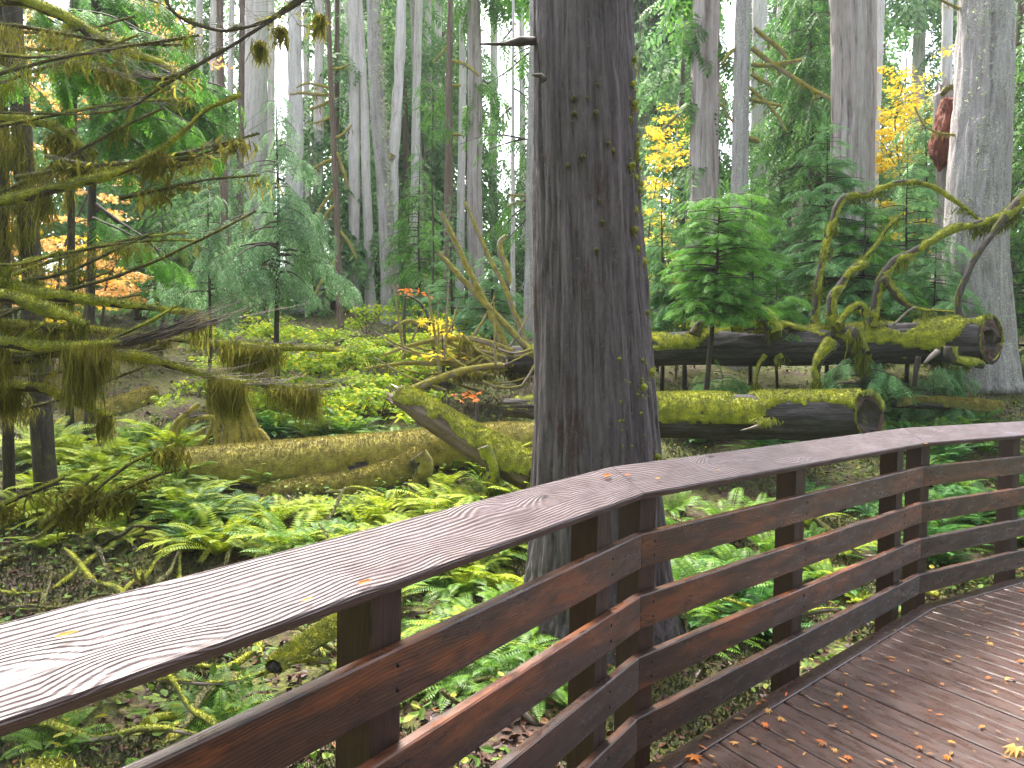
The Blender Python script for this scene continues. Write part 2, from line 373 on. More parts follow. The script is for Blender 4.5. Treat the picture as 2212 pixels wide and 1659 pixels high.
def branch_foliage(mb, pts, size, dens, tmpl, droop=.3, r=rng, start=.15, side=1.0):
    """hang sprays on both sides of a branch polyline"""
    pts = np.asarray(pts, float); d = np.concatenate([[0], np.cumsum(np.linalg.norm(np.diff(pts, axis=0), axis=1))]); L = d[-1]
    n = max(3, int(L * dens)); s = np.sort(r.uniform(start, 1, n)) * L; s[-1] = L
    p = np.stack([np.interp(s, d, pts[:, k]) for k in range(3)], 1)
    e = .02 * L; q = np.stack([np.interp(np.clip(s - e, 0, L), d, pts[:, k]) for k in range(3)], 1); q2 = np.stack([np.interp(np.clip(s + e, 0, L), d, pts[:, k]) for k in range(3)], 1)
    t = q2 - q; t /= np.linalg.norm(t, axis=1)[:, None] + 1e-9
    sgn = np.where(np.arange(n) % 2, 1, -1) * side; a = np.radians(r.uniform(25, 75, n)) * sgn; a[-1] = 0
    lat = np.cross([0, 0, 1.], t); lat /= np.linalg.norm(lat, axis=1)[:, None] + 1e-9
    X = t * np.cos(a)[:, None] + lat * np.sin(a)[:, None]; X[:, 2] -= r.uniform(.2, 1.6, n) * droop
    sc = size * r.uniform(.6, 1.2, n) * (1.05 - .45 * s / L)
    Z = np.array([0, 0, 1.]) + r.normal(0, .25, (n, 3))
    M = mats(p, X, Z, sc); pick = r.integers(0, len(tmpl), n)
    for k in range(len(tmpl)): scatter(mb, tmpl[k][0], tmpl[k][1], M[pick == k])
def conifer(limb, fol, base, z0, z1, L0, L1, nb, size, dens, tmpl, droop=.3, r=rng, az=None, rise=.1, rb=.02, keep=None):
    """branches from z0 (length L0) to z1 (length L1) round a straight stem base->"""
    for k in range(nb):
        f = (k + r.uniform(0, .9)) / nb; z = z0 + (z1 - z0) * f; L = (L0 + (L1 - L0) * f) * r.uniform(.65, 1.15)
        a = r.uniform(0, 2 * math.pi) if az is None else math.radians(r.uniform(*az))
        c = base(z); u = np.array([math.cos(a), math.sin(a), 0]); t = np.linspace(0, 1, 6)[:, None]
        pts = c + u * L * t + np.array([0, 0, 1.]) * (rise * L * t - droop * 1.3 * L * t * t)
        if keep is not None and not keep(pts[-1]): continue
        if limb is not None: add_tube(limb, pts, np.linspace(max(rb * L, .004), .003, 6), sides=4, cap=False)
        branch_foliage(fol, pts, size * L ** .5, dens, tmpl, droop, r)

# ------------------------------------------------------------------ ground
def build_ground():
    gx = np.sinh(np.linspace(-4.3, 4.3, 260)) * 4.2
    gy = np.concatenate([np.linspace(-60, -2, 30), np.linspace(-1.7, 16, 240), 16 + (np.linspace(0, 1, 90)[1:] ** 2) * 220])
    X, Y = np.meshgrid(gx, gy); Z = gz(X, Y) + (vnoise(np.stack([X * 9, Y * 9, X * 0], -1)) - .5) * .05
    v = np.stack([X, Y, Z], -1).reshape(-1, 3); nx = len(gx)
    i = np.arange(len(gy) - 1)[:, None] * nx; j = np.arange(nx - 1)[None]
    f = np.stack([i + j, i + j + 1, i + nx + j + 1, i + nx + j], -1).reshape(-1, 4)
    o = MB().add(v, f).build('ground', GROUND); tag(o, kind='structure')
build_ground()

# ------------------------------------------------------------------ boardwalk plan
K1 = np.array([.5385, 3.0912]); K2 = np.array([2.8834, 5.3342])
dirv = lambda a: np.array([math.sin(a), math.cos(a)])
angs = [.12, .34, .563, math.atan2(*(K2 - K1)), 1.0074, 1.23, 1.45]
pts = [None, None, None, K1, K2]
pts[2] = K1 - 3.25 * dirv(angs[2]); pts[1] = pts[2] - 3.25 * dirv(angs[1]); pts[0] = pts[1] - 3.25 * dirv(angs[0])
pts.append(K2 + 3.25 * dirv(angs[4])); pts.append(pts[5] + 3.25 * dirv(angs[5])); pts.append(pts[6] + 3.25 * dirv(angs[6]))
nrm = lambda d: np.array([-d[1], d[0]])
def offp(i, off):
    if i == 0: return pts[0] + nrm(dirv(angs[0])) * off
    if i == len(pts) - 1: return pts[-1] + nrm(dirv(angs[-1])) * off
    b = nrm(dirv(angs[i - 1])) + nrm(dirv(angs[i])); b /= np.linalg.norm(b)
    return pts[i] + b * off / np.dot(b, nrm(dirv(angs[i])))
def section_board(i, sec, gap=.0015, off0=0.0, nseg=24, wobble=0.0):
    """sweep a closed section of (offset, z) between the mitres of segment i"""
    d = dirv(angs[i]); m = len(sec); V = []; A = []; L = np.linalg.norm(pts[i + 1] - pts[i])
    for k in range(nseg + 1):
        t = k / nseg
        for (o, z) in sec:
            a = offp(i, o) + d * gap; b = offp(i + 1, o) - d * gap
            p = a + (b - a) * t
            V.append((p[0], p[1], z)); A.append((np.dot(p - pts[i], d) + 3.7 * i + off0, 0, 0))
    A = np.array(A); s = np.array(sec); c = s - s.mean(0)
    u, sg, vt = np.linalg.svd(c, full_matrices=False)
    q = c @ vt.T; A[:, 1] = np.tile(q[:, 0], nseg + 1) + off0 * 1.3; A[:, 2] = np.tile(q[:, 1], nseg + 1)
    f = []
    for k in range(nseg):
        for j in range(m): f.append([k * m + j, k * m + (j + 1) % m, (k + 1) * m + (j + 1) % m, (k + 1) * m + j])
    mb = MB(); mb.add(V, f, A)
    mb.f.append(np.array([[j for j in range(m)][::-1]])); mb.f.append(np.array([[nseg * m + j for j in range(m)]]))
    return mb
def rect_sec(o0, o1, z0, z1, c=.005):
    return [(o0 + c, z0), (o1 - c, z0), (o1, z0 + c), (o1, z1 - c), (o1 - c, z1), (o0 + c, z1), (o0, z1 - c), (o0, z0 + c)]
rail = empty('railing', (*K1, 0), 'curved dark wooden railing of four slats and posts under a wide wet cap', 'railing')
def under(o, root): o.parent = root; o.matrix_parent_inverse = Matrix.Translation(-Vector(root.location)); return o
SEGS = [0, 1, 2, 3, 4, 5]
for i in SEGS:
    cap = [(-.007, 1.136), (.151, 1.2327)]; tn = np.array([.158, .0967]); tn /= np.linalg.norm(tn); dn = np.array([tn[1], -tn[0]])
    a, b_ = np.array(cap[0]), np.array(cap[1]); c = .006
    sec = [a + tn * c, a + dn * c, a + dn * (.038 - c), a + dn * .038 + tn * c, b_ + dn * .038 - tn * c, b_ + dn * (.038 - c), b_ + dn * c, b_ - tn * c]
    under(section_board(i, [tuple(q) for q in sec][::-1], off0=i * .61, nseg=30).build('cap_rail', W_CAP, smooth=False), rail)
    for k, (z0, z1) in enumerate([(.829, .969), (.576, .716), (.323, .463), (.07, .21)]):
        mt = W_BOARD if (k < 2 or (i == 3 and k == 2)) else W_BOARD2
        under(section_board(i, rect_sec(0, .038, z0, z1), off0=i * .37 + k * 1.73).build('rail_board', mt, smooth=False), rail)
def post(i, s):
    d = dirv(angs[i]); n = nrm(d); c0 = pts[i] + d * s
    V = []; A = []
    for z in np.linspace(-.62, 1.11, 8):
        for (a, o) in ((-.055, .0395), (.055, .0395), (.055, .15), (-.055, .15)):
            p = c0 + d * a + n * o; top = .035 if z > 1.1 and o > .1 else 0
            V.append((p[0], p[1], z + top)); A.append((z + s * 3, a, o))
    f = [[4 * k + j, 4 * k + (j + 1) % 4, 4 * k + 4 + (j + 1) % 4, 4 * k + 4 + j] for k in range(7) for j in range(4)] + [[28, 29, 30, 31]]
    return under(MB().add(V, f, A).build('post', W_POST, smooth=False), rail)
LA = 3.25; LB = float(np.linalg.norm(K2 - K1))
for i, s in [(0, .2), (0, 1.7), (1, .1), (1, 1.65), (2, .1), (2, LA - 1.5), (2, LA - .278), (3, .09), (3, 1.467), (3, LB - .33), (4, .09), (4, 1.40), (4, 3.0), (5, .1), (5, 1.6)]: post(i, s)
# screws in the slats at each post
SCREWS = []
for i, s in [(2, LA - 1.5), (2, LA - .278), (3, .09), (3, 1.467), (3, LB - .33), (4, .09), (4, 1.40)]:
    d = dirv(angs[i]); n = nrm(d)
    for z0 in (.829, .576, .323, .07):
        for zz in (.04, .10):
            p = pts[i] + d * s; q = np.array([p[0], p[1], z0 + zz]); nn = np.array([-n[0], -n[1], 0])
            SCREWS.append(add_tube(MB(), [q - nn * .001, q + nn * .0025], [.006, .006], sides=8))
m_, n_, b_s = new_mat('screw_steel'); b_s.inputs['Base Color'].default_value = (.02, .018, .017, 1); b_s.inputs['Metallic'].default_value = .7; b_s.inputs['Roughness'].default_value = .5
for q in SCREWS: under(q.build('screw', m_), rail)

# deck
dk = MB(); U = np.array([-.49, .872]); U /= np.linalg.norm(U); Vv = np.array([U[1], -U[0]])
tr = [offp(i, -.105) for i in range(len(pts))]
def hit(c):     # along U from strip coordinate c (dot with Vv) to the trim polyline
    best = None
    for i in range(len(tr) - 1):
        a, b = np.dot(tr[i], Vv), np.dot(tr[i + 1], Vv)
        if (a - c) * (b - c) <= 0 and a != b:
            t = (c - a) / (b - a); p = tr[i] + (tr[i + 1] - tr[i]) * t; s = np.dot(p, U)
            best = s if best is None else max(best, s)
    return best
c = -3.2; k = 0
while c < 11:
    s0, s1 = hit(c), hit(c + .139)
    if s0 is not None and s1 is not None:
        z = rng.normal(0, .0015); e = .006
        nl = 10; back = min(s0, s1) - 5.2; V = []; A = []
        for q in range(nl + 1):
            for (cc, se, dz) in ((c, s0, -.038), (c, s0, -e), (c + e, s0, 0), (c + .134 - e, s1, 0), (c + .134, s1, -e), (c + .134, s1, -.038)):
                s = back + (se - .004 - back) * q / nl; p = U * s + Vv * cc
                V.append((p[0], p[1], z + dz)); A.append((s + k * 1.7, cc - c + k * .77, dz))
        f = [[6 * q + j, 6 * q + 6 + j, 6 * q + 7 + j, 6 * q + 1 + j] for q in range(nl) for j in range(5)]
        dk.add(V, f, A); dk.f.append(np.array([[6 * nl + dk.n - len(V) + j for j in (5, 4, 3, 2, 1, 0)]]))
    c += .145; k += 1
for i in range(len(pts) - 1):
    for sec in (rect_sec(-.1, -.012, -.036, .002, .004), rect_sec(-.06, -.02, -.30, -.037, .003)):
        b_ = section_board(i, sec, off0=i * .9); 
        for v, a in zip(b_.v, b_.a):
            n0 = dk.n; dk.v.append(v); dk.a.append(a); dk.n += len(v)
        for f in b_.f: dk.f.append(f + n0)
tag(dk.build('boardwalk', W_DECK, smooth=False), kind='structure')

# ------------------------------------------------------------------ moss helpers
def surf_samples(V, Fq, n, r=rng, wfn=None):
    a, b, c, d = (V[Fq[:, k]] for k in range(4)); nn = np.cross(c - a, d - b); ar = np.linalg.norm(nn, axis=1)
    nn = nn / (ar[:, None] + 1e-12); wgt = ar if wfn is None else ar * wfn((a + c) / 2, nn)
    if wgt.sum() <= 0: return np.zeros((0, 3)), np.zeros((0, 3))
    i = r.choice(len(ar), n, p=wgt / wgt.sum()); s, t = r.random((n, 1)), r.random((n, 1))
    return (a[i] * (1 - s) + b[i] * s) * (1 - t) + (d[i] * (1 - s) + c[i] * s) * t, nn[i]
def blades(mb, p, nn, ln, wd, r=rng, lean=.6):
    n = len(p)
    if n == 0: return
    d = nn + r.normal(0, lean, (n, 3)); d /= np.linalg.norm(d, axis=1)[:, None]; s = np.cross(d, r.normal(0, 1, (n, 3))); s /= np.linalg.norm(s, axis=1)[:, None] + 1e-9
    l = ln * r.uniform(.5, 1.3, (n, 1)); w_ = wd * r.uniform(.6, 1.3, (n, 1))
    V = np.stack([p - s * w_ / 2, p + s * w_ / 2, p + d * l], 1).reshape(-1, 3)
    mb.add(V, np.arange(3 * n).reshape(n, 3))
def hang(mb, pts, n, ln, wd=.03, r=rng, strands=5, spread=.05, prof=None):
    """clumps of drooping strands under a polyline"""
    pts = np.asarray(pts, float); d = np.concatenate([[0], np.cumsum(np.linalg.norm(np.diff(pts, axis=0), axis=1))]); s = r.uniform(0, 1, n * 3); dn = fbm(np.stack([s * d[-1] * 5, s * 0 + pts[0][0] * 3, s * 0 + 5], -1), 2); s = s[dn > np.quantile(dn, .64)][:n]; n = len(s)
    clump = (.35 + 1.1 * fbm(np.stack([s * d[-1] * 5, s * 0 + pts[0][0], s * 0], -1), 2)) ** 2
    s *= d[-1]; c = np.stack([np.interp(s, d, pts[:, k]) for k in range(3)], 1); N_ = n * strands
    c = np.repeat(c, strands, 0) + r.normal(0, 1, (N_, 3)) * spread * np.array([1, 1, .25]); cl = np.repeat(clump, strands)
    l = ln * np.clip(cl * 1.5, .25, 1.3) * r.uniform(.3, 1.1, N_)
    if prof is not None: l = l * np.repeat(prof(s / d[-1]), strands)
    w_ = wd * r.uniform(.15, 1, N_); az = r.uniform(0, 6.28, N_); K = 5
    tt = np.linspace(0, 1, K); V = np.zeros((N_, K, 2, 3)); wob = r.normal(0, .016, (N_, K, 2)).cumsum(1)
    for k, t in enumerate(tt):
        prw = w_ * (.3 + 2.4 * t * (1 - t)) * (1 if k < K - 1 else .3) * r.uniform(.5, 1.3, N_); px = c[:, 0] + wob[:, k, 0]; py = c[:, 1] + wob[:, k, 1]; pz = c[:, 2] - l * t
        for q, sg in enumerate((-1, 1)):
            V[:, k, q, 0] = px + np.cos(az) * prw / 2 * sg; V[:, k, q, 1] = py + np.sin(az) * prw / 2 * sg; V[:, k, q, 2] = pz
    base = (np.arange(N_) * K * 2)[:, None]
    fs = [np.stack([base[:, 0] + 2 * k, base[:, 0] + 2 * k + 1, base[:, 0] + 2 * k + 3, base[:, 0] + 2 * k + 2], 1) for k in range(K - 1)]
    mb.add(V.reshape(-1, 3), np.concatenate(fs))
def lumpy(amp, sc=6, seed=0):
    def f(TH, S, R):
        return amp * (fbm(np.stack([np.cos(TH) * R * sc * 2 + seed, np.sin(TH) * R * sc * 2, S * sc], -1), 3) - .5) * 2
    return f
def furrow(depth, k, st=.08, seed=0):
    def f(TH, S, R):
        p = np.stack([np.cos(TH) * R * k + seed, np.sin(TH) * R * k, S * k * st], -1)
        a = fbm(p, 3); rd = 1 - np.abs(a * 2 - 1) * 2.4; big = fbm(np.stack([np.cos(TH) * 1.3 + seed, np.sin(TH) * 1.3, S * .5], -1), 2) - .5
        return -np.clip(rd, 0, 1) ** 2 * depth + big * R * .12 + (fbm(p * 2.7, 2) - .5) * depth * .8
    return f
def moss_cover(pts, rad, thick, thr, seed, sides=40, ns=3.0, mode='up'):
    """a moss blanket lying over a limb or log where cover(th, s) is positive; sinks under the bark elsewhere"""
    def f(TH, S, R):
        nse = fbm(np.stack([np.cos(TH) * R * ns * 1.5 + seed, np.sin(TH) * R * ns * 1.5, S * ns], -1), 4)
        cov = np.cos(TH) * .55 + (nse - .5) * 2.6 - thr if mode == 'up' else (nse - .5) * 2.6 - thr
        lump = fbm(np.stack([np.cos(TH) * R * 22 + seed, np.sin(TH) * R * 22, S * 22], -1), 2)
        return np.where(cov > 0, thick * (np.minimum(cov * 3, 1) * .6 + lump * .7), -np.minimum(.12 * R + .01, .05))
    V, fs, A = tube(pts, rad, sides=sides, disp=f, cap=False)
    return V, fs[0], A, f
def path(px_list, Y):
    """px_list of (px,py[,Y]) -> world points"""
    return np.array([P(q[0], q[1], q[2] if len(q) > 2 else Y) for q in px_list])
def moss_limb(parent, px_list, Y, r_px, mat=None, moss=None, fuzz=900, hangn=0, hangl=.15, lump=.35, step=.05, bare=.1, name='limb', hmat=None, world=None, thr=-.15, flen=.018, mname='moss'):
    """a limb given by photo points; bark tube + mossy blanket + fuzz (+ hanging moss)"""
    p = path(px_list, Y) if world is None else np.asarray(world, float)
    r_ = np.array([q for q in (r_px if hasattr(r_px, '__len__') else [r_px] * len(p))], float)
    if len(r_) != len(p): r_ = np.interp(np.linspace(0, 1, len(p)), np.linspace(0, 1, len(r_)), r_)
    Ys = p[:, 1]; r_ = r_ * Ys / F
    q, rr, s = resample(p, r_, step)
    b = MB(); add_tube(b, q, rr, sides=10, disp=lumpy(rr.mean() * lump, 1.2 / rr.mean() * .25, p[0][0]))
    o = under(b.build(name, mat or TWIG), parent)
    if moss is not None:
        V, fq, A, _ = moss_cover(q, rr, max(.01, rr.mean() * .35), thr, p[0][0] * 3, sides=14, ns=5)
        mm = MB(); mm.add(V, fq, A)
        if fuzz:
            fp, fn = surf_samples(V, fq, int(fuzz * s[-1] * (.5 + rr.mean() * 8)), wfn=lambda c, n_: np.clip(n_[:, 2] + .5, .05, 1.5))
            blades(mm, fp, fn, flen, flen * .35)
        mo = under(mm.build(mname, moss), o); 
        mo.matrix_parent_inverse = Matrix(); mo.parent = parent; mo.matrix_parent_inverse = Matrix.Translation(-Vector(parent.location))
    if hangn:
        h = MB(); hang(h, q - np.array([0, 0, 1.]) * rr.mean(), int(hangn * s[-1]), hangl); under(h.build('hanging_moss', hmat or HANG), parent)
    return q

# ------------------------------------------------------------------ the main tree
YM = 5.9
t1 = empty('cedar_tree', P(1288, 1375, YM), 'thick dark furrowed cedar trunk right behind the railing, moss tufts on its side', 'tree')
prof = [(1244, -3600, 60), (1250, -1600, 150), (1254, -700, 196), (1258, 0, 219), (1264, 250, 232), (1271, 500, 246), (1279, 750, 262), (1284, 900, 274), (1285, 1000, 287), (1287, 1120, 298), (1290, 1210, 312), (1292, 1300, 335), (1292, 1370, 375), (1292, 1440, 420)][::-1]
pp = path([(a, b) for a, b, _ in prof], YM); rr = np.array([c for _, _, c in prof]) / 2 / PX(YM)
zz = np.concatenate([np.arange(pp[0][2], 5.2, .022), np.linspace(5.25, pp[-1][2], 60)])
q = np.stack([np.interp(zz, pp[:, 2], pp[:, 0]), np.interp(zz, pp[:, 2], pp[:, 1]), zz], 1); r_ = np.interp(zz, pp[:, 2], rr)
def main_disp(TH, S, R):
    base = furrow(.03, 15, .03, 3.1)(TH, S, R) * 1.0 + furrow(.03, 6, .035, 9.7)(TH, S, R) * .7
    low = np.clip(1 - (S - .1) / .9, 0, 1) ** 2
    return base + low * .05 * np.cos(TH * 5 + 1) + .008 * (vnoise(np.stack([np.cos(TH) * R * 40, np.sin(TH) * R * 40, S * 16], -1)) - .5)
V, fs, A = tube(q, r_, sides=260, disp=main_disp)
mb = MB(); add_tube(mb, q, r_, sides=260, disp=main_disp); trunk = under(mb.build('trunk', BARK_MAIN), t1)
# moss tufts stuck on the right and front of the trunk
mt_ = MB(); mt2 = MB(); tub = fs[0]
cen = (V[tub[:, 0]] + V[tub[:, 2]]) / 2
def tuft(px, py, size, n=90, mbx=mt_):
    dd = (cen[:, 0] / cen[:, 1] - P(px, py, 1.0)[0]) ** 2 + ((cen[:, 2] - EYE) / cen[:, 1] - (P(px, py, 1.0)[2] - EYE)) ** 2 + (cen[:, 1] > YM + .2) * 9
    c0 = cen[np.argmin(dd)]; nn = c0 - np.array([P(1272, py, YM)[0], YM, c0[2]]); nn /= np.linalg.norm(nn)
    pr = c0 + rng.normal(0, 1, (n, 3)) * size * np.array([.45, .45, .8]) * .5; blades(mbx, pr, np.tile(nn + [0, 0, -.35], (n, 1)), size * .5, size * .14)
    th = np.linspace(0, 6.28, 9)[:-1]
    add_tube(mbx, [c0 + nn * size * k * .25 + np.array([0, 0, (1 - k) * size * .5]) for k in (0, .5, 1, 1.3)] , [size * .22, size * .42, size * .36, size * .05], sides=8, disp=lumpy(size * .12, 20, px))
for px, py in [(1292, 188), (1267, 215), (1240, 215), (1285, 245), (1312, 312), (1325, 325), (1228, 356), (1296, 432), (1302, 480), (1289, 545), (1243, 248), (1260, 340)]: tuft(px, py, rng.uniform(.03, .06), mbx=mt2)
for k in range(60):
    py = rng.choice([rng.uniform(110, 480), rng.uniform(180, 520), rng.uniform(500, 1000)]); tuft(np.interp(py, [0, 500, 1000], [1366, 1390, 1425]) - abs(rng.normal(0, 9)) - 3, py, rng.uniform(.02, .07), n=60)
for k in range(25): tuft(rng.uniform(1330, 1420), rng.uniform(700, 1000), rng.uniform(.015, .03), 20)
under(mt_.build('moss_tufts', MOSS_G), t1); under(mt2.build('moss_tufts', MOSS_O), t1)
sb = MB(); add_tube(sb, path([(1160, 88, 5.9), (1120, 90, 5.7), (1090, 95, 5.6), (1037, 95, 5.5)], 5.7), [.03, .035, .014, .006], sides=8, disp=lumpy(.006, 20)); under(sb.build('broken_branch', TWIG), t1)
sb = MB(); add_tube(sb, path([(1175, 175), (1168, 163), (1150, 162)], 5.45), [.03, .02, .008], sides=6); under(sb.build('broken_branch', TWIG), t1)

# ------------------------------------------------------------------ fallen logs
def end_face(parent, c, axis, r, mat_ring, mat_core, hole=.55, cn=None):
    """sawn end: rough ring of wood round a rotten, hollow core"""
    axis = axis / np.linalg.norm(axis); t = np.array([0, 0, 1.]) - axis * axis[2]; t /= np.linalg.norm(t); b = np.cross(axis, t)
    nr, na = 14, 48; V = []; Fc = []
    for i in range(nr + 1):
        for j in range(na):
            th = 2 * math.pi * j / na; f = i / nr; rr_ = r * f * (1 + .03 * math.sin(5 * th + 1))
            dep = .0 if hole <= 0 or f > hole + .08 * math.sin(3 * th) else -(1 - (f / hole) ** 2) * r * .5
            dep += (float(vnoise(np.array([math.cos(th) * f * 7 + c[0], math.sin(th) * f * 7, 3.]))) - .5) * .05 * (1 if f < .95 else 0)
            q_ = t * rr_ * math.cos(th) + b * rr_ * math.sin(th)
            if cn is not None: q_ = q_ - axis * (np.dot(q_, cn) / np.dot(axis, cn))
            V.append(c + q_ + axis * dep)
    A = [(v[0] * 3, v[1], v[2]) for v in V]
    for i in range(nr):
        for j in range(na): Fc.append([i * na + j, (i + 1) * na + j, (i + 1) * na + (j + 1) % na, i * na + (j + 1) % na])
    half = int(hole * nr) * na
    ro = under(MB().add(V, Fc[half:], A).build('cut_end', mat_ring), parent)
    under(MB().add(V, Fc[:half + na], A).build('rotten_core', mat_core), parent)
def fallen_log(label, pl, Y, r_px, bark, moss, thr=.1, thick=.03, fz=7000, ends=None, group=None, hollow=.55, sides=56, step=.03, jag=0, dens=1.0, ns=2.2, fdepth=.02, slant=0):
    p = path(pl, Y); r_ = np.array(r_px, float) * p[:, 1] / F
    root = empty('fallen_log', p.mean(0), label, 'log', group)
    q, rr, s = resample(p, r_, step)
    fd = furrow(fdepth, 13, .12, p[0][0] * 3)
    b = MB(); cn = cpt = None; ce = ends[0] if ends else None
    if slant:
        k0, k1 = (0, 1) if ce == 0 else (-1, -2)
        a_ = q[k0] - q[k1]; a_ /= np.linalg.norm(a_); cpt = q[k0].copy(); cn = a_ + np.array([0, -1., .1]) * slant; cn /= np.linalg.norm(cn)
        ext = cpt + a_ * rr[k0] * slant * 1.5
        if ce == 0: q = np.vstack([np.linspace(ext, cpt, 12)[:-1], q]); rr = np.concatenate([np.full(11, rr[0]), rr])
        else: q = np.vstack([q, np.linspace(cpt, ext, 12)[1:]]); rr = np.concatenate([rr, np.full(11, rr[-1])])
    def trim(V, off=0.0):
        if cn is None: return V
        h = (V - cpt) @ cn - off; h = np.where(np.linalg.norm(V - cpt, axis=1) < rr.max() * 4, h, -1)
        return V - np.maximum(h, 0)[:, None] * a_ / np.dot(a_, cn)
    if jag:
        def dsp(TH, S, R): return fd(TH, S, R)
        V, fs, A = tube(q, rr, sides=sides, disp=dsp, cap=False); V = V.copy()
        ax = q[0] - q[3]; ax /= np.linalg.norm(ax)
        for j in range(sides):
            V[j] += ax * abs(rng.normal(0, jag)); V[j + sides] += ax * rng.normal(0, jag * .2)
        b.v.append(V); b.a.append(A); b.f.append(fs[0]); b.n += len(V)
        inn = MB(); add_tube(inn, [q[0] - ax * .15, q[0] + ax * .01], [rr[0] * .9, rr[0] * .75], sides=16, disp=lumpy(.02, 12)); 
        n_ = 26; pr = q[0] + rng.normal(0, rr[0] * .4, (n_, 3)); blades(inn, pr, np.tile(ax, (n_, 1)), .16, .05, lean=.15)
        under(inn.build('splintered_end', BARK_PINK), root)
    else:
        add_tube(b, q, rr, sides=sides, disp=fd, cap=ends is None); b.v = [trim(v) for v in b.v]
    under(b.build('bark', bark), root)
    V, fq, A, _ = moss_cover(q, rr, thick, thr, p[0][0], sides=sides, ns=ns)
    V = trim(V, .01); mm = MB(); mm.add(V, fq, A)
    fp, fn = surf_samples(V, fq, int(fz * s[-1] * dens), wfn=lambda c, n_: np.clip(n_[:, 2] + .35, .02, 1.3))
    # keep blades only where the blanket lies above the bark
    blades(mm, fp, fn, .03, .008)
    under(mm.build('moss', moss), root)
    if ends:
        for e in ends:
            k = 0 if e == 0 else -1; ax = (q[0] - q[2]) if k == 0 else (q[-1] - q[-3])
            end_face(root, (q[k] if cn is None else cpt) - ax / np.linalg.norm(ax) * .006, ax, rr[k] * .95, END_WOOD, BARK_DARK, hollow, cn)
    return root, q, rr
R1, q1, rr1 = fallen_log('long raised log with a mossy ridge, its reddish end against the thick right trunk',
    [(1078, 775, 13.2), (1150, 777, 13), (1475, 752, 12.4), (1650, 750, 12.1), (1810, 747, 11.8), (1970, 741, 11.5), (2110, 735, 11.2), (2140, 734, 11.1)], 12, [28, 33, 36, 40, 43, 46, 51, 52], BARK_GREY, MOSS_G, thr=.38, thick=.035, ends=[1], hollow=.5, fdepth=.03, slant=.6)
R2, q2, rr2 = fallen_log('dark sawn log with bright moss on top, its round hollow end just above the railing',
    [(1090, 880, 10.6), (1150, 882, 10.5), (1430, 900, 9.9), (1650, 900, 9.6), (1800, 901, 9.35), (1878, 899, 9.2)], 9.5, [20, 25, 46, 50, 52, 53], BARK_GREY, MOSS_G, thr=.16, thick=.035, ends=[1], hollow=.68, fdepth=.03, slant=.95)
L1, ql1, rl1 = fallen_log('fat log wrapped in straw coloured moss lying across the ferns at left', [(392, 1032, 9.1), (560, 1020, 9.3), (750, 1003, 9.5), (930, 983, 9.7), (1060, 962, 9.9), (1160, 958, 10.1)], 9.5,
    [55, 57, 55, 50, 42, 38], BARK_GREY, MOSS_Y, thr=-.45, thick=.04, ends=[0], hollow=.7, slant=.5)
L2, _, _ = fallen_log('thinner mossy log lying in front of the fat straw mossed one', [(560, 1075, 8.9), (650, 1062, 9), (760, 1050, 9.1), (860, 1025, 9.2), (910, 995, 9.4)], 9, [21, 25, 25, 28, 30], BARK_GREY, MOSS_Y, thr=-.2, thick=.03)
LC, qc, rc = fallen_log('broken log with a splintered pale end slanting down towards the big trunk', [(868, 858, 9.3), (930, 898, 9.0), (1000, 944, 8.8), (1070, 983, 8.5), (1160, 1030, 8.2)], 9, [23, 29, 34, 38, 42], BARK_BROWN, MOSS_G, thr=.1, thick=.03, jag=.05)
LM, _, _ = fallen_log('slim mossy log behind the end of the sawn log by the railing', [(1930, 872, 11.5), (2040, 874, 11.6), (2160, 882, 11.8)], 11.5, [9, 12, 10], BARK_GREY, MOSS_Y, thr=-.4)
LF, _, _ = fallen_log('mossy log half hidden in the left ferns beyond the slender dark trunks', [(120, 945, 11), (210, 905, 11.6), (330, 860, 12.5)], 11, [26, 26, 24], BARK_BROWN, MOSS_Y, thr=-.2)
LN, _, _ = fallen_log('short mossy log on the ground under the near end of the railing', [(590, 1445, 4.6), (650, 1405, 4.9), (735, 1350, 5.3)], 5, [14, 18, 18], BARK_GREY, MOSS_G, thr=-.3, thick=.02)

# ------------------------------------------------------------------ mossy limbs growing off the raised log (its children)
def ll(*a, **k): return moss_limb(R1, *a, **k)
B_ = dict(mat=TWIG, moss=MOSS_G, fuzz=1700, hmat=HANGG, thr=-.22, flen=.024, step=.04)
ll([(1758, 712), (1762, 660), (1765, 615), (1772, 580), (1780, 545), (1790, 510), (1801, 470), (1806, 448), (1822, 426), (1850, 420), (1872, 421), (1905, 404), (1942, 393), (1978, 392), (2008, 400), (2035, 414), (2058, 430), (2080, 444), (2100, 460), (2126, 484)], 12, [9, 8, 7, 6.5, 6.5, 6, 7, 8, 7.5, 7, 6, 5, 5, 4.5, 4, 4, 3.5, 3, 3, 2], hangn=25, hangl=.12, name='dead_limb', **B_)
ll([(1812, 715), (1800, 695), (1794, 672), (1795, 643), (1806, 628), (1818, 612), (1826, 595), (1840, 580), (1862, 572), (1874, 570)], 11.6, [12, 10, 9, 9, 9, 8, 7, 7, 8, 5], hangn=20, hangl=.14, name='dead_limb', **B_)
ll([(1836, 588), (1850, 570), (1870, 555), (1892, 533), (1912, 500), (1930, 478), (1950, 462)], 11.7, [4, 4, 3, 3, 3, 2.5, 1.5], hangn=12, hangl=.1, name='dead_limb', **B_)
ll([(1885, 706), (1888, 665), (1895, 633), (1905, 605), (1918, 580), (1930, 562), (1950, 553), (1972, 545), (2008, 522), (2040, 503), (2070, 490), (2100, 484), (2140, 477), (2174, 466), (2200, 437), (2230, 405), (2270, 360)], 11.5, [10, 8, 8, 10, 9, 8, 7, 7, 7, 7, 7, 7, 8, 10, 11, 11, 11], hangn=30, hangl=.16, name='dead_limb', **B_)
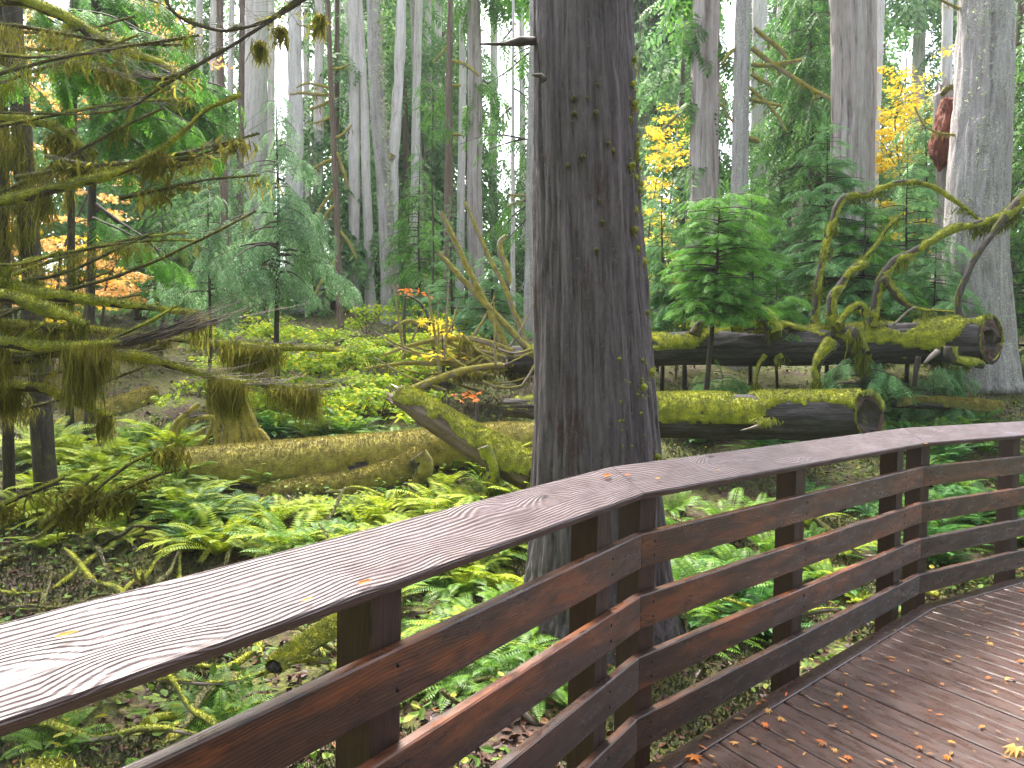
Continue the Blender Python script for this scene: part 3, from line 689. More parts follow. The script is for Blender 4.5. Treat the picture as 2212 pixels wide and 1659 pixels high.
ll([(1908, 600), (1925, 622), (1942, 646), (1958, 660), (1975, 667), (2015, 672), (2062, 674)], 11.4, [8, 8, 8, 5, 2.5, 1.5, 1], hangn=14, hangl=.15, name='dead_limb', **B_)
ll([(2172, 468), (2150, 498), (2128, 528), (2108, 555), (2094, 585), (2080, 615), (2069, 645), (2072, 672), (2078, 695)], 11.3, [7, 6.5, 6, 6, 6, 6, 6.5, 7.5, 9], name='dead_limb', mat=TWIG, moss=MOSS_O, thr=.35, fuzz=300)
ll([(1812, 700), (1828, 678), (1842, 664), (1858, 660), (1868, 668), (1866, 686)], 11.4, [6, 6, 7, 8, 7, 4], hangn=20, hangl=.1, name='dead_limb', **B_)
ll([(2052, 748), (2050, 770), (2062, 782), (2092, 783), (2112, 786), (2124, 791)], 10.8, [12, 12, 10, 8, 8, 5], hangn=20, hangl=.08, name='limb_stub', **B_)
ll([(2026, 758), (2012, 770), (1995, 786)], 10.9, [7, 6, 3], name='limb_stub', mat=TWIG_PALE)
ll([(1984, 770), (1980, 795), (1975, 835)], 10.9, [6, 6, 4], name='limb_stub', mat=BARK_DARK)
ll([(1800, 738), (1790, 752), (1772, 772), (1764, 800), (1766, 846)], 11.1, [16, 15, 10, 8, 4], hangn=45, hangl=.22, name='limb_stub', **B_)
ll([(1850, 705), (1848, 720), (1858, 740), (1868, 760)], 11.2, [9, 12, 10, 6], hangn=60, hangl=.3, name='limb_stub', **B_)
ll([(1655, 768), (1642, 785), (1635, 810), (1632, 850)], 11.4, [4, 4, 3, 2], hangn=30, hangl=.15, name='limb_stub', **B_)
ll([(1690, 768), (1675, 775), (1683, 790)], 11.5, [4, 5, 3], hangn=30, hangl=.15, name='limb_stub', **B_)
ll([(1672, 716), (1664, 692), (1650, 682), (1634, 668), (1628, 648)], 11.6, [16, 15, 14, 8, 3], hangn=50, hangl=.15, name='limb_stub', **B_)
ll([(1740, 715), (1700, 706), (1670, 702), (1630, 706), (1580, 712)], 11.8, [5, 8, 9, 9, 6], hangn=40, hangl=.12, name='limb_stub', **B_)
ll([(1500, 724), (1508, 700), (1524, 690)], 11.8, [12, 9, 5], hangn=30, hangl=.1, name='limb_stub', mat=TWIG, moss=MOSS_O, thr=-.1)
ll([(1930, 702), (1952, 680), (1965, 668), (1978, 662)], 11.3, [3, 2, 2, 1], name='limb_stub', mat=TWIG_PALE)
# thin pale sticks and the broken top spread out at the left end of the raised log
ST = dict(mat=TWIG_PALE, moss=MOSS_Y, fuzz=900, thr=-.3, flen=.02)
ll([(1137, 752), (1104, 716), (1054, 663), (1004, 610), (945, 545)], 12.6, [7, 6, 6, 5, 4], name='bare_limb', **ST)
ll([(1060, 672), (1047, 653), (1020, 600), (997, 553), (972, 500), (950, 457)], 12.6, [5, 5.5, 5.5, 5, 5, 3], name='bare_limb', **ST)
ll([(1133, 748), (1123, 703), (1107, 670), (1090, 620), (1057, 560), (1030, 500), (1004, 436)], 12.9, [5, 5, 4.5, 4.5, 4, 3.5, 2], name='bare_limb', **ST)
ll([(1090, 752), (1078, 720), (1066, 690), (1055, 670)], 12.6, [8, 8, 7, 5], name='bare_limb', **ST)
ll([(1100, 615), (1095, 580), (1080, 545), (1078, 520), (1092, 508)], 12.9, [4, 6, 6, 5, 3], name='bare_limb', **ST)
ll([(1110, 762), (1070, 745), (1020, 732), (970, 733), (920, 738), (870, 752), (830, 768)], 12.4, [6, 6, 5, 5, 4, 3, 2], name='bare_limb', hangn=12, hangl=.1, **ST)
ll([(1085, 780), (1040, 785), (1000, 787), (940, 785), (870, 785), (790, 797)], 12.3, [7, 5, 5, 5, 4, 2], name='bare_limb', hangn=14, hangl=.12, **ST)
ll([(1090, 790), (1040, 793), (990, 804), (930, 826), (870, 850), (823, 866)], 11.6, [6, 5, 7, 7, 7, 5], name='bare_limb', hangn=20, hangl=.1, **ST)
ll([(1060, 770), (1000, 755), (960, 735), (910, 700), (880, 690), (850, 712)], 12.5, [4, 4, 4, 4, 3, 2], name='bare_limb', **ST)
for k in range(36):
    y0 = rng.uniform(762, 795); ll([(rng.uniform(1060, 1100), y0), (rng.uniform(1020, 1050), y0 + rng.uniform(-30, 20)), (rng.uniform(975, 1010), y0 + rng.uniform(-55, 45))], rng.uniform(12.2, 13), [5, 3, 1.5], name='bare_limb', hangn=20, hangl=.2, **ST)
moss_limb(R2, [(1455, 895), (1448, 870), (1436, 855), (1428, 862)], 9.8, [9, 8, 8, 5], name='limb_stub', **B_)
moss_limb(R2, [(1640, 920), (1625, 924), (1600, 930)], 9.2, [5, 3, 1.5], name='limb_stub', mat=TWIG_PALE)
hb = MB(); hang(hb, path([(1640, 905), (1655, 905)], 9.15), 30, .08); under(hb.build('moss_tuft', MOSS_G), R2)
moss_limb(L1, [(900, 985), (915, 1005), (900, 1040), (880, 1060)], 9.1, [20, 20, 14, 8], name='limb_stub', mat=TWIG, moss=MOSS_Y, thr=-.3, hangn=60, hangl=.12)
moss_limb(LC, [(1045, 965), (1054, 990), (1064, 1015), (1066, 1035), (1052, 1058)], 8.2, [12, 13, 12, 11, 6], name='limb_stub', mat=TWIG, moss=MOSS_G, thr=-.5, hangn=50, hangl=.1, hmat=HANGG)
moss_limb(LC, [(1050, 975), (1085, 990), (1120, 972), (1150, 958)], 8.3, [5, 5, 4, 3], name='limb_stub', mat=TWIG_PALE, moss=MOSS_G, thr=.1)
moss_limb(LC, [(940, 905), (925, 885), (905, 872)], 9.0, [6, 6, 4], name='limb_stub', mat=TWIG, moss=MOSS_G, thr=-.4)
r4 = np.random.default_rng(9)
for k in range(26):
    x0 = r4.uniform(860, 1130); y0 = r4.uniform(720, 850); L_ = r4.uniform(60, 190); a_ = r4.choice([r4.uniform(-.5, .3), r4.uniform(2.6, 3.6), r4.uniform(-1.9, -1.0)]); Y0 = r4.uniform(11.2, 12.8)
    ll([(x0 + L_ * t * math.cos(a_), y0 + L_ * t * math.sin(a_) + 12 * math.sin(t * 3)) for t in (0, .33, .66, 1)], Y0, [2.6, 2.2, 1.6, .8], name='bare_limb', mat=TWIG_PALE, moss=MOSS_Y, thr=.15, fuzz=250)
hb = MB(); hang(hb, q1[2:40] - [0, 0, .2], 160, .18); hang(hb, q1[-60:-4] - [0, 0, .3], 60, .1); under(hb.build('hanging_moss', HANG), R1)
hb = MB(); hang(hb, ql1 - [0, 0, .1], 500, .10, wd=.02); under(hb.build('hanging_moss', HANG), L1)

# mossy clump of looping stems behind the fat log
vc = empty('vine_maple', P(470, 975, 9.9), 'clump of looping straw mossed stems rising behind the left mossy log', 'shrub')
Y_ = dict(mat=TWIG, moss=MOSS_Y, fuzz=500, thr=-.6, name='stem', flen=.022)
for pl, r_ in [([(470, 985), (468, 930), (470, 880), (473, 835), (470, 795)], [11, 9, 8, 8, 9]), ([(500, 980), (505, 930), (498, 880), (500, 830)], [12, 11, 9, 6]), ([(513, 980), (512, 925), (500, 865)], [9, 8, 5]),
               ([(552, 985), (543, 930), (530, 890), (515, 862)], [7, 7, 6, 5]), ([(568, 985), (556, 935), (545, 900), (530, 872)], [7, 6, 6, 4]), ([(537, 985), (528, 930), (518, 880)], [6, 6, 4]),
               ([(376, 1005), (362, 985), (362, 950), (377, 918), (400, 892), (430, 873)], [9, 9, 8, 7, 6, 5]), ([(378, 945), (388, 918), (402, 906), (435, 899), (468, 902), (475, 925)], [6, 6, 6, 6, 6, 5]),
               ([(372, 915), (380, 960), (400, 975), (425, 965), (450, 945), (470, 935)], [5, 5, 4, 4, 4, 3]), ([(395, 950), (420, 940), (445, 925)], [4, 4, 3]),
               ([(540, 930), (556, 925), (572, 940), (582, 960), (588, 985)], [6, 6, 6, 6, 5]), ([(484, 985), (488, 930), (482, 870), (486, 840)], [8, 7, 6, 4]), ([(450, 990), (440, 960), (455, 930), (462, 900)], [5, 5, 4, 3])]:
    moss_limb(vc, pl, 9.9, [x * .72 for x in r_], hangn=6, hangl=.06, **Y_)

# ------------------------------------------------------------------ standing trunks
def trunk_tree(name, label, x0, w0, x1, w1, Y, mat, top=None, cat='tree', group=None, limbs=(), fol=(), folmat=None, detail=14, z_top=24, folsize=.5, dens=6, tm=None, crown=None, moss=None):
    base = on_ground(x1, Y); base[2] -= .15; up = P(x0, 0, Y)
    root = empty(name, base, label, cat, group)
    dv = (up - base) / (up[2] - base[2]); zt = z_top if top is None else P(x0, top, Y)[2]
    zs = np.arange(0, zt - base[2], .25 if detail < 20 else .12); zs = np.append(zs, zt - base[2]); pt = base + dv * zs[:, None]
    r0 = w1 / 2 / PX(Y); rt = w0 / 2 / PX(Y); zu = up[2] - base[2]
    rr = r0 + (rt - r0) * np.minimum(zs / zu, 1) ; rr = np.where(zs > zu, np.maximum(rt * (1 - (zs - zu) / 26), .03), rr) * (1 + .22 * np.exp(-zs / .5))
    pt[:, 0] += (fbm(np.stack([zs * .3 + x0, zs * 0, zs * 0], -1), 2) - .5) * r0 * .5
    b = MB(); add_tube(b, pt, rr, sides=max(14, detail), disp=furrow(min(.05, r0 * .14), 10 if r0 > .3 else 16, .07, x0))
    if top is not None and top > 0:
        blades(b, pt[-1] + rng.normal(0, r0 * .4, (14, 3)) * [1, 1, .3], np.tile([0, 0, 1.], (14, 1)), r0 * .9, r0 * .6, lean=.15)
    under(b.build('trunk', mat), root)
    fo = MB(); tw = MB(); nf = 0
    for f in fol:                      # photo polylines of leafy branches, optional depth shift
        p = path(f, Y); q, r_, s = resample(p, np.linspace(.03, .006, len(p)), .15); under(add_tube(MB(), q, r_, sides=4, cap=False).build('branch', TWIG), root)
        branch_foliage(fo, q, folsize, dens, tm or SP1, .35, start=.05); nf += 1
    if crown:
        z0, z1, La, Lb, nb = crown
        conifer(tw, fo, lambda z: base + dv * (z - base[2]), z0, z1, La, Lb, nb, folsize * .9, dens * .8, tm or SP2, .35); nf += 1
    if nf:
        under(fo.build('foliage', folmat or LEAF_HEM, smooth=False), root)
        if tw.n: under(tw.build('branches', TWIG), root)
    for L in limbs:
        moss_limb(root, L[0], Y, L[1], mat=TWIG_PALE, moss=MOSS_Y, thr=-.2, fuzz=500, name='limb', hangn=8, hangl=.12, flen=.03, step=.1)
    return root, pt
TREES = [
 ('tall_tree', 'pale broad trunk behind the cedar sapling tip, left of the sky gap', 550, 50, 546, 56, 27, BARK_PALE),
 ('tall_tree', 'pale trunk rising behind the right side of the bluish cedar sapling', 636, 28, 640, 48, 24, BARK_PALE),
 ('tall_tree', 'short looking pale trunk just right of the cedar sapling, hidden above by foliage', 690, 20, 686, 27, 25, BARK_PALE),
 ('tall_tree', 'thin brown trunk bristling with bare mossy side limbs', 708, 11, 738, 15, 18, BARK_BROWN),
 ('tall_tree', 'slim pale trunk directly right of the brown limb covered one', 764, 24, 766, 26, 25, BARK_PALE),
 ('tall_tree', 'slim pale trunk closest on the left of the forked lichened tree', 778, 16, 798, 24, 25, BARK_PALE),
 ('tall_tree', 'forked trunk speckled with white lichen, leaning stem joining from its right', 806, 29, 843, 40, 22, BARK_LICH),
 ('tall_tree', 'pair of grey trunks close together right of the forked tree', 905, 17, 888, 22, 27, BARK_PALE),
 ('tall_tree', 'grey trunk partly behind its twin, right of the forked tree', 893, 18, 909, 22, 27.5, BARK_LICH),
 ('tall_tree', 'slender brown trunk left of the slim whitish one, small side snags', 973, 13, 964, 24, 20, BARK_BROWN),
 ('tall_tree', 'smooth whitish trunk between the slender brown and the furrowed one', 1001, 14, 990, 20, 27, BARK_PALE),
 ('tall_tree', 'deeply furrowed pale trunk nearest on the left of the big dark cedar', 1024, 30, 1027, 37, 24, BARK_FUR),
 ('slender_tree', 'thin pale stem between the furrowed trunk and the big cedar', 1109, 6, 1106, 12, 20, BARK_PALE),
 ('tall_tree', 'rough grey trunk peeping out along the left edge of the big cedar', 1151, 14, 1141, 22, 19, BARK_LICH),
 ('tall_tree', 'slim pale trunk left of the curved brown stem at upper left', 461, 13, 462, 20, 28, BARK_PALE),
 ('tall_tree', 'curved brown stem in the upper left behind bright green foliage', 474, 14, 492, 18, 20, BARK_BROWN),
 ('tall_tree', 'pale stem low behind the left end of the cedar sapling', 500, 12, 493, 17, 26, BARK_PALE),
 ('tall_tree', 'brownish stem beside the pale broad trunk behind the sapling', 522, 12, 517, 18, 23, BARK_BROWN),
 ('tall_tree', 'wide pale trunk behind the orange maple leaves at left', 330, 36, 338, 46, 24, BARK_PALE),
 ('tall_tree', 'narrow grey trunk left of the orange maple leaves edge', 240, 16, 243, 22, 26, BARK_PALE),
 ('tall_tree', 'thick brown barked tree close on the right of the big cedar, dark foliage', 1530, 56, 1520, 72, 17, BARK_FUR),
 ('tall_tree', 'grey trunk with stubby mossy limbs, second right from the big cedar', 1607, 32, 1592, 44, 16, BARK_LICH),
 ('tall_tree', 'whitish trunk standing close behind the grey trunk with stubby limbs', 1640, 34, 1634, 44, 26, BARK_PALE),
 ('tall_tree', 'narrow pale trunk half way between the whitish trunk and the ridged one', 1686, 14, 1682, 22, 28, BARK_PALE),
 ('tall_tree', 'thick pale trunk with long dark ridges right of the feathery young hemlock', 1841, 92, 1850, 80, 15.5, BARK_FUR),
 ('tall_tree', 'thin whitish stem against the right side of the ridged trunk', 1900, 20, 1876, 16, 22, BARK_PALE),
 ('tall_tree', 'thin pale trunk above the yellow maple, left of the thickest right trunk', 2048, 22, 2040, 26, 26, BARK_PALE),
 ('tall_tree', 'thickest trunk at the far right, grey bark dotted with pale lichen', 2125, 108, 2115, 135, 14.6, BARK_LICH),
]
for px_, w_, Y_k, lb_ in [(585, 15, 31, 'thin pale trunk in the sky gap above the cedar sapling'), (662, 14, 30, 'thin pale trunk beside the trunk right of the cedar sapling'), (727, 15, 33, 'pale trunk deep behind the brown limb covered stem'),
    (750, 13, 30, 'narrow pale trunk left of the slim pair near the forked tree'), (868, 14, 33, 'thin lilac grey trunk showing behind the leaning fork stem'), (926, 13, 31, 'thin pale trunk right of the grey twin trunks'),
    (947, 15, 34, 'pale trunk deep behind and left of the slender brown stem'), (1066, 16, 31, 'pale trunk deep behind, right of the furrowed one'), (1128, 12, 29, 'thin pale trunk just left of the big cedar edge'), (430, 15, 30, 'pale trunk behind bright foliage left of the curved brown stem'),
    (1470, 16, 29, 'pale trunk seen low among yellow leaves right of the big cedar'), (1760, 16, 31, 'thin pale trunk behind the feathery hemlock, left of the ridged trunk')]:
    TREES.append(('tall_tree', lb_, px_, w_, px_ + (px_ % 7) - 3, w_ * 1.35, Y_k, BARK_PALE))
EXT = {
 3: dict(limbs=[([(712, 190), (690, 185), (660, 178), (640, 190)], [2.5, 2.5, 2, 1]), ([(714, 205), (690, 206), (650, 200), (626, 205)], [3, 3, 2.5, 1.5]), ([(716, 215), (690, 232), (670, 236)], [3, 2.5, 2]), ([(712, 90), (685, 70), (665, 58), (640, 52)], [3, 3, 2, 1]), ([(722, 345), (700, 350), (676, 368)], [3, 3, 2]), ([(728, 400), (700, 440), (672, 480)], [3, 3, 2]), ([(724, 300), (745, 290), (760, 270)], [3, 2, 2]), ([(726, 330), (742, 370), (752, 410)], [3, 3, 2]), ([(720, 250), (700, 262), (670, 268)], [3, 2, 1]), ([(730, 440), (712, 452), (690, 492)], [3, 3, 2]), ([(728, 560), (700, 600), (680, 640)], [3, 3, 2]), ([(717, 150), (740, 148), (756, 140)], [2.5, 2, 1]), ([(733, 500), (752, 520), (770, 560)], [3, 3, 2])]),
 6: dict(limbs=[([(850, 335), (846, 345), (842, 350)], [8, 8, 8])]),
 9: dict(limbs=[([(975, 132), (996, 135), (1020, 150), (1034, 165)], [2.5, 3, 3, 2]), ([(972, 95), (950, 120), (935, 135)], [2, 1.5, 1]), ([(972, 290), (985, 290), (998, 292)], [2.5, 2.5, 2]), ([(973, 185), (985, 185), (995, 185)], [2, 2, 2])]),
 11: dict(fol=[[(1024, -60), (1060, -20), (1092, 26)], [(1024, -40), (1000, -5), (975, 34)], [(1024, -20), (1010, 25), (1000, 60)], [(1024, -60), (1060, 0), (1080, 60)], [(1012, 170), (1050, 185), (1098, 225)], [(1014, 175), (1030, 200), (1042, 255)], [(1012, 215), (1010, 240), (1004, 265)], [(1026, 172), (1060, 180), (1075, 240)]], folmat=LEAF_HEMB, folsize=.85, dens=9, crown=(13, 22, 3, 1, 25)),
 12: dict(fol=[[(1108, 130), (1130, 140), (1146, 165)], [(1108, 145), (1080, 165), (1056, 180)], [(1108, 190), (1130, 200), (1146, 225)], [(1108, 230), (1085, 245), (1072, 270)], [(1108, 90), (1125, 105), (1146, 120)], [(1108, 60), (1090, 80), (1080, 100)], [(1108, 300), (1125, 310), (1146, 335)]], folsize=.7, dens=9),
 13: dict(fol=[[(1146, 303), (1095, 292), (1050, 290), (992, 312)], [(1130, 300), (1090, 310), (1040, 330)], [(1148, 310), (1135, 325), (1125, 345)], [(1150, 440), (1115, 455), (1080, 505)], [(1150, 430), (1100, 440), (1055, 500)], [(1150, 460), (1120, 490), (1095, 520)], [(1150, 100), (1130, 105), (1100, 130)], [(1150, 110), (1120, 130), (1096, 160)]], folmat=LEAF_HEMB, folsize=.55, dens=7,
          limbs=[([(1143, 422), (1115, 423), (1098, 422)], [3, 2, 1]), ([(1143, 425), (1120, 440), (1100, 446)], [3, 2, 1])]),
 20: dict(fol=[[(1530, 30), (1500, 40), (1476, 60)], [(1530, 40), (1500, 70), (1478, 95)], [(1530, 50), (1520, 80), (1515, 140)], [(1535, 190), (1510, 205), (1478, 225)], [(1530, 205), (1520, 240), (1490, 260)], [(1530, 60), (1550, 80), (1570, 120)], [(1540, 330), (1560, 345), (1585, 372)], [(1530, 345), (1500, 352), (1478, 362)], [(1530, 0), (1510, 40), (1500, 110)], [(1530, 140), (1512, 150), (1496, 175)]], folsize=.9, dens=10, folmat=LEAF_HEM,
          limbs=[([(1500, 230), (1475, 240), (1452, 260), (1430, 280)], [4, 4, 3, 2])], crown=(11, 20, 3, 1, 20)),
 21: dict(limbs=[([(1623, 140), (1640, 143), (1680, 140), (1732, 130)], [3.5, 4, 4.5, 3]), ([(1622, 104), (1650, 125), (1700, 160), (1750, 192), (1800, 218), (1850, 232), (1895, 234)], [4, 4.5, 4, 3.5, 3, 2, 1.5]), ([(1622, 160), (1645, 175), (1665, 185)], [4, 3.5, 3]), ([(1620, 215), (1650, 222), (1690, 230)], [3.5, 3.5, 2]), ([(1602, 235), (1590, 255), (1610, 258)], [4, 4, 3]), ([(1592, 105), (1575, 112), (1560, 140)], [3, 4, 2]), ([(1616, 300), (1632, 302), (1640, 306)], [5, 5, 4]), ([(1618, 190), (1660, 225), (1685, 262), (1700, 285)], [3, 2.5, 2, 1]), ([(1628, 60), (1650, 80), (1690, 110), (1700, 128)], [3, 4, 4, 3]), ([(1592, 270), (1570, 255), (1560, 215), (1555, 180)], [2, 2, 1.5, 1])]),
 24: dict(detail=70), 27: dict(detail=80), 11.5: {}, }
EXT[11]['detail'] = 24; EXT[20]['detail'] = 50; EXT[21]['detail'] = 36; EXT[6]['detail'] = 24
EXT[27]['limbs'] = [([(2072, 20), (2050, 10), (2020, -5)], [3, 2, 1]), ([(2062, 292), (2030, 290), (1995, 275), (1975, 230)], [1.5, 1.5, 1.2, 1])]
troots = []
for i, (nm, lb, x0, w0, x1, w1, Y, mt) in enumerate(TREES):
    e = dict(EXT.get(i, {}))
    if 'crown' not in e: e['crown'] = (16 + rng.uniform(-1, 3), 23, 2.2, 1.0, 8); e.setdefault('folmat', LEAF_FAR); e.setdefault('folsize', .9); 
    troots.append(trunk_tree(nm, lb, x0, w0, x1, w1, Y, mt, **e))
# leaning stem of the forked tree
fk = MB(); p = path([(868, -250), (868, 0), (864, 120), (858, 230), (850, 320), (848, 420), (846, 640)], 22.1); rr = np.array([9, 11, 12, 13, 13, 13, 13]) / PX(22)
q, r_, s = resample(p, rr, .25); add_tube(fk, q, r_, sides=16, disp=furrow(.04, 10, .07, 4)); under(fk.build('leaning_stem', BARK_PALE), troots[6][0])
# lichen fungus brackets on the thick right trunk
# snags
trunk_tree('snag', 'short broken pinkish snag right of the whitish trunk', 1718, 18, 1722, 28, 22, BARK_PINK, top=262, cat='snag')
sn, pt = trunk_tree('snag', 'broken snag with red rotten wood behind the thickest right trunk', 2052, 54, 2042, 72, 15.8, BARK_LICH, top=200, cat='snag', detail=30)
rw = MB(); p = path([(2050, 215, 15.35), (2046, 260, 15.32), (2040, 310, 15.3), (2034, 345, 15.3), (2028, 370, 15.3)], 15.3); q, r_, s = resample(p, np.array([18, 23, 27, 22, 4]) / PX(15.3), .05)
add_tube(rw, q, r_, sides=40, disp=lambda T, S, R: furrow(.09, 16, .12, 2)(T, S, R) + lumpy(.07, 3, 4)(T, S, R)); under(rw.build('rotten_patch', BARK_RED), sn)
mb = MB(); add_tube(mb, path([(2034, 205), (2044, 193), (2056, 190), (2068, 196)], 15.6), np.array([5, 9, 10, 6]) / PX(15.6), sides=8, disp=lumpy(.03, 8)); under(mb.build('moss', MOSS_O), sn)
# conks and lichen tufts on the big right trunk
lt = MB()
for k in range(170):
    py = rng.uniform(0, 640); px = rng.normal(2158, 22) if k < 120 else rng.uniform(2080, 2170)
    if px > 2172: px = 2172
    cx = 2122; R_ = 54 / PX(14.6); off = (px - cx) / PX(14.6); off = max(-R_, min(R_, off)); c = P(px, py, 14.6); c[1] = 14.6 - math.sqrt(max(R_ * R_ - off * off, 0)) - .01
    c = P(px, py, c[1]); blades(lt, c + rng.normal(0, .012, (7, 3)), np.tile([off / R_, -.6, .1], (7, 1)), .05, .03)
m_, n_, b_s = new_mat('pale_lichen'); b_s.inputs['Base Color'].default_value = (.5, .52, .36, 1); b_s.inputs['Roughness'].default_value = .9
under(lt.build('lichen', m_, smooth=False), troots[27][0])
lt = MB()
for k in range(260):
    py = rng.uniform(0, 660); px = np.interp(py, [0, 660], [818, 855]) + rng.normal(0, 4.5); c = P(px, py, 21.6); blades(lt, c + rng.normal(0, .02, (5, 3)), np.tile([.2, -.8, .1], (5, 1)), .08, .05)
under(lt.build('lichen', m_, smooth=False), troots[6][0])
bk = MB(); add_tube(bk, path([(2147, 690 / 1.0), (2156, 684), (2166, 678)], 13.9), [.03, .05, .02], sides=8)

# ------------------------------------------------------------------ maple leaf, shrub leaf, frond templates
def star_leaf(lobes=5):
    a = []; outer = [(-150, .55), (-105, .35), (-75, .8), (-50, .42), (-22, .95), (-10, .5), (0, 1.1), (10, .5), (22, .95), (50, .42), (75, .8), (105, .35), (150, .55)]
    V = [(0, 0, 0)] + [(math.cos(math.radians(t)) * r_ * .5, math.sin(math.radians(t)) * r_ * .5, -.12 * r_ * r_ + .03 * math.cos(math.radians(t * 7))) for t, r_ in outer]
    Fc = [(0, k, k + 1) for k in range(1, len(outer))]
    return np.array(V, float), np.array(Fc)
MAPLE = star_leaf()
OVAL = (np.array([(0, 0, 0), (.35, .28, .03), (.8, .2, 0), (1, 0, -.08), (.8, -.2, 0), (.35, -.28, .03)], float), np.array([(0, 3, 2, 1), (0, 5, 4, 3)]))
def leaf_cloud(mb, c, ext, n, size, tmpl=MAPLE, r=rng, flat=.5, shape='ball'):
    p = r.normal(0, .45, (n, 3)) if shape == 'ball' else r.uniform(-1, 1, (n, 3)); p = np.asarray(c) + p * np.asarray(ext)
    X = r.normal(0, 1, (n, 3)); X[:, 2] = -abs(X[:, 2]) * .5; Z = np.array([0, 0, 1.]) + r.normal(0, flat, (n, 3))
    scatter(mb, tmpl[0], tmpl[1], mats(p, X, Z, size * r.uniform(.5, 1.25, n)))
def fern_mesh(r, nf=15, L=.75, pin=22, up=1.0):
    mb = MB()
    for k in range(nf):
        a = 2 * math.pi * (k + r.uniform(-.3, .3)) / nf; l = L * r.uniform(.65, 1.15); el = r.uniform(.5, 1.1) * up; K = pin
        t = np.linspace(0, 1, K + 1); u = np.array([math.cos(a), math.sin(a), 0]); sw = r.uniform(-.25, .25); lat = np.array([-u[1], u[0], 0])
        pt = u * (l * (t * .95))[:, None] * math.cos(el * .6) + lat * (sw * l * t * t)[:, None] + np.array([0, 0, 1.]) * (l * (math.sin(el) * 1.15 * t - (.38 + .3 * math.sin(el)) * t * t))[:, None]
        it = []
        for q in range(2, K):
            tg = pt[q + 1] - pt[q]; tg /= np.linalg.norm(tg); s = np.cross(tg, [0, 0, 1]); s /= np.linalg.norm(s) + 1e-9
            env = math.sin(math.pi * min(1, (q / K) * .72 + .22)) ** .8 * (1 if q / K < .8 else (1 - q / K) / .2 + .1); pl = .095 * l / .75 * env
            up_ = np.cross(s, tg)
            for sg in (-1, 1): it.append((pt[q], s * sg + tg * .28 - np.array([0, 0, .18]), pl, l / K * .72, up_))
        V, Fq = diamonds(it); mb.add(V, Fq)
        mb_r = np.stack([pt - lat * .003, pt + lat * .003], 1).reshape(-1, 3); i = np.arange(K) * 2
        mb.add(mb_r, np.stack([i, i + 1, i + 3, i + 2], 1))
    return mb
_fr = random.Random(11)
FERNS = {}
def proto_mesh(key, builder, mat):
    mb = builder(); V = np.concatenate(mb.v); o = mb.build(key, mat, smooth=False); me = o.data; bpy.data.objects.remove(o); return me
for key, mt in (('g', FERN), ('b', FERN_B), ('y', FERN_Y)):
    FERNS[key] = [proto_mesh('sword_fern', lambda nf=nf, up=up: fern_mesh(_fr, nf, .8, 26, up), mt) for nf, up in ((18, 1.3), (22, 1.1), (16, 1.5))]
nfern = 0
def put_fern(x, y, s, key, label, group):
    global nfern; nfern += 1
    o = bpy.data.objects.new('sword_fern', FERNS[key][nfern % 3]); COL.objects.link(o)
    o.location = (x, y, float(gz(x, y)) - .02); o.rotation_euler = (rng.normal(0, .12), rng.normal(0, .12), rng.uniform(0, 6.28)); o.scale = (s, s, s * rng.uniform(.8, 1.1))
    tag(o, label, 'fern', group)
FR = [  # px range, Y range, count, keys, scale, label, group
 ((560, 780), (10.4, 11.4), 12, 'bbg', .95, 'bluish green sword fern behind the left straw mossed log', 'ferns behind the left mossy log'),
 ((750, 900), (9.9, 10.6), 5, 'bg', .8, 'dark green sword fern left of the splintered slanting log', 'ferns left of the slanting log'),
 ((60, 620), (7.2, 9.2), 36, 'ygy', .7, 'small yellow green sword fern among mossy sticks at left', 'small ferns at left'),
 ((700, 1150), (8.2, 9.6), 16, 'gy', .55, 'small fern tucked against the mossy logs in the centre', 'small ferns against the logs'),
 ((990, 1140), (9.7, 10.6), 7, 'g', .75, 'green sword fern between the slanting log and the big cedar', 'ferns beside the cedar'),
 ((600, 1120), (6.6, 8.5), 76, 'gyyy', .9, 'yellow green sword fern between the near railing and the mossy logs', 'ferns between railing and logs'),
 ((60, 420), (7.9, 10.4), 50, 'yyg', .85, 'bright sword fern among the slender dark trunks at left', 'ferns under the left trees'),
 ((400, 620), (7.4, 8.6), 7, 'gb', .6, 'small fern before the dark end of the straw mossed log', 'ferns before the log end'),
 ((800, 1130), (4.7, 6.3), 16, 'gyg', .75, 'sword fern seen through the near rail slats beside the big cedar', 'ferns beyond the near slats'),
 ((1440, 1680), (5.6, 8.6), 26, 'gbg', .75, 'sword fern right of the big cedar base behind the railing', 'ferns right of the cedar base'),
 ((1690, 1960), (6.2, 9.0), 18, 'gby', .6, 'sword fern under the sawn log behind the middle railing', 'ferns under the sawn log'),
 ((1960, 2260), (7.0, 10.8), 32, 'gbb', .85, 'sword fern behind the far right end of the railing', 'ferns beyond the far railing'),
 ((1420, 2150), (10.2, 12.8), 52, 'bbg', .8, 'dark sword fern in the shade of the raised log', 'ferns under the raised log'),
 ((0, 560), (3.6, 5.6), 9, 'gg', .45, 'small fern in the dark hollow under the near rail', 'ferns in the near hollow'),
 ((1150, 1400), (4.6, 5.6), 5, 'g', .5, 'small fern at the foot of the big cedar seen through slats', 'ferns at the cedar foot')]
for (xa, xb), (ya, yb), cnt, keys, s, lb, gr in FR:
    for k in range(cnt):
        Y = rng.uniform(ya, yb); fx = rng.uniform(xa, xb); p = P(fx, 900, Y); put_fern(p[0], Y, s * (.68 if 500 < fx < 960 and 7.3 < Y < 9.6 else 1) * rng.uniform(.7, 1.25), keys[rng.integers(len(keys))], lb, gr)

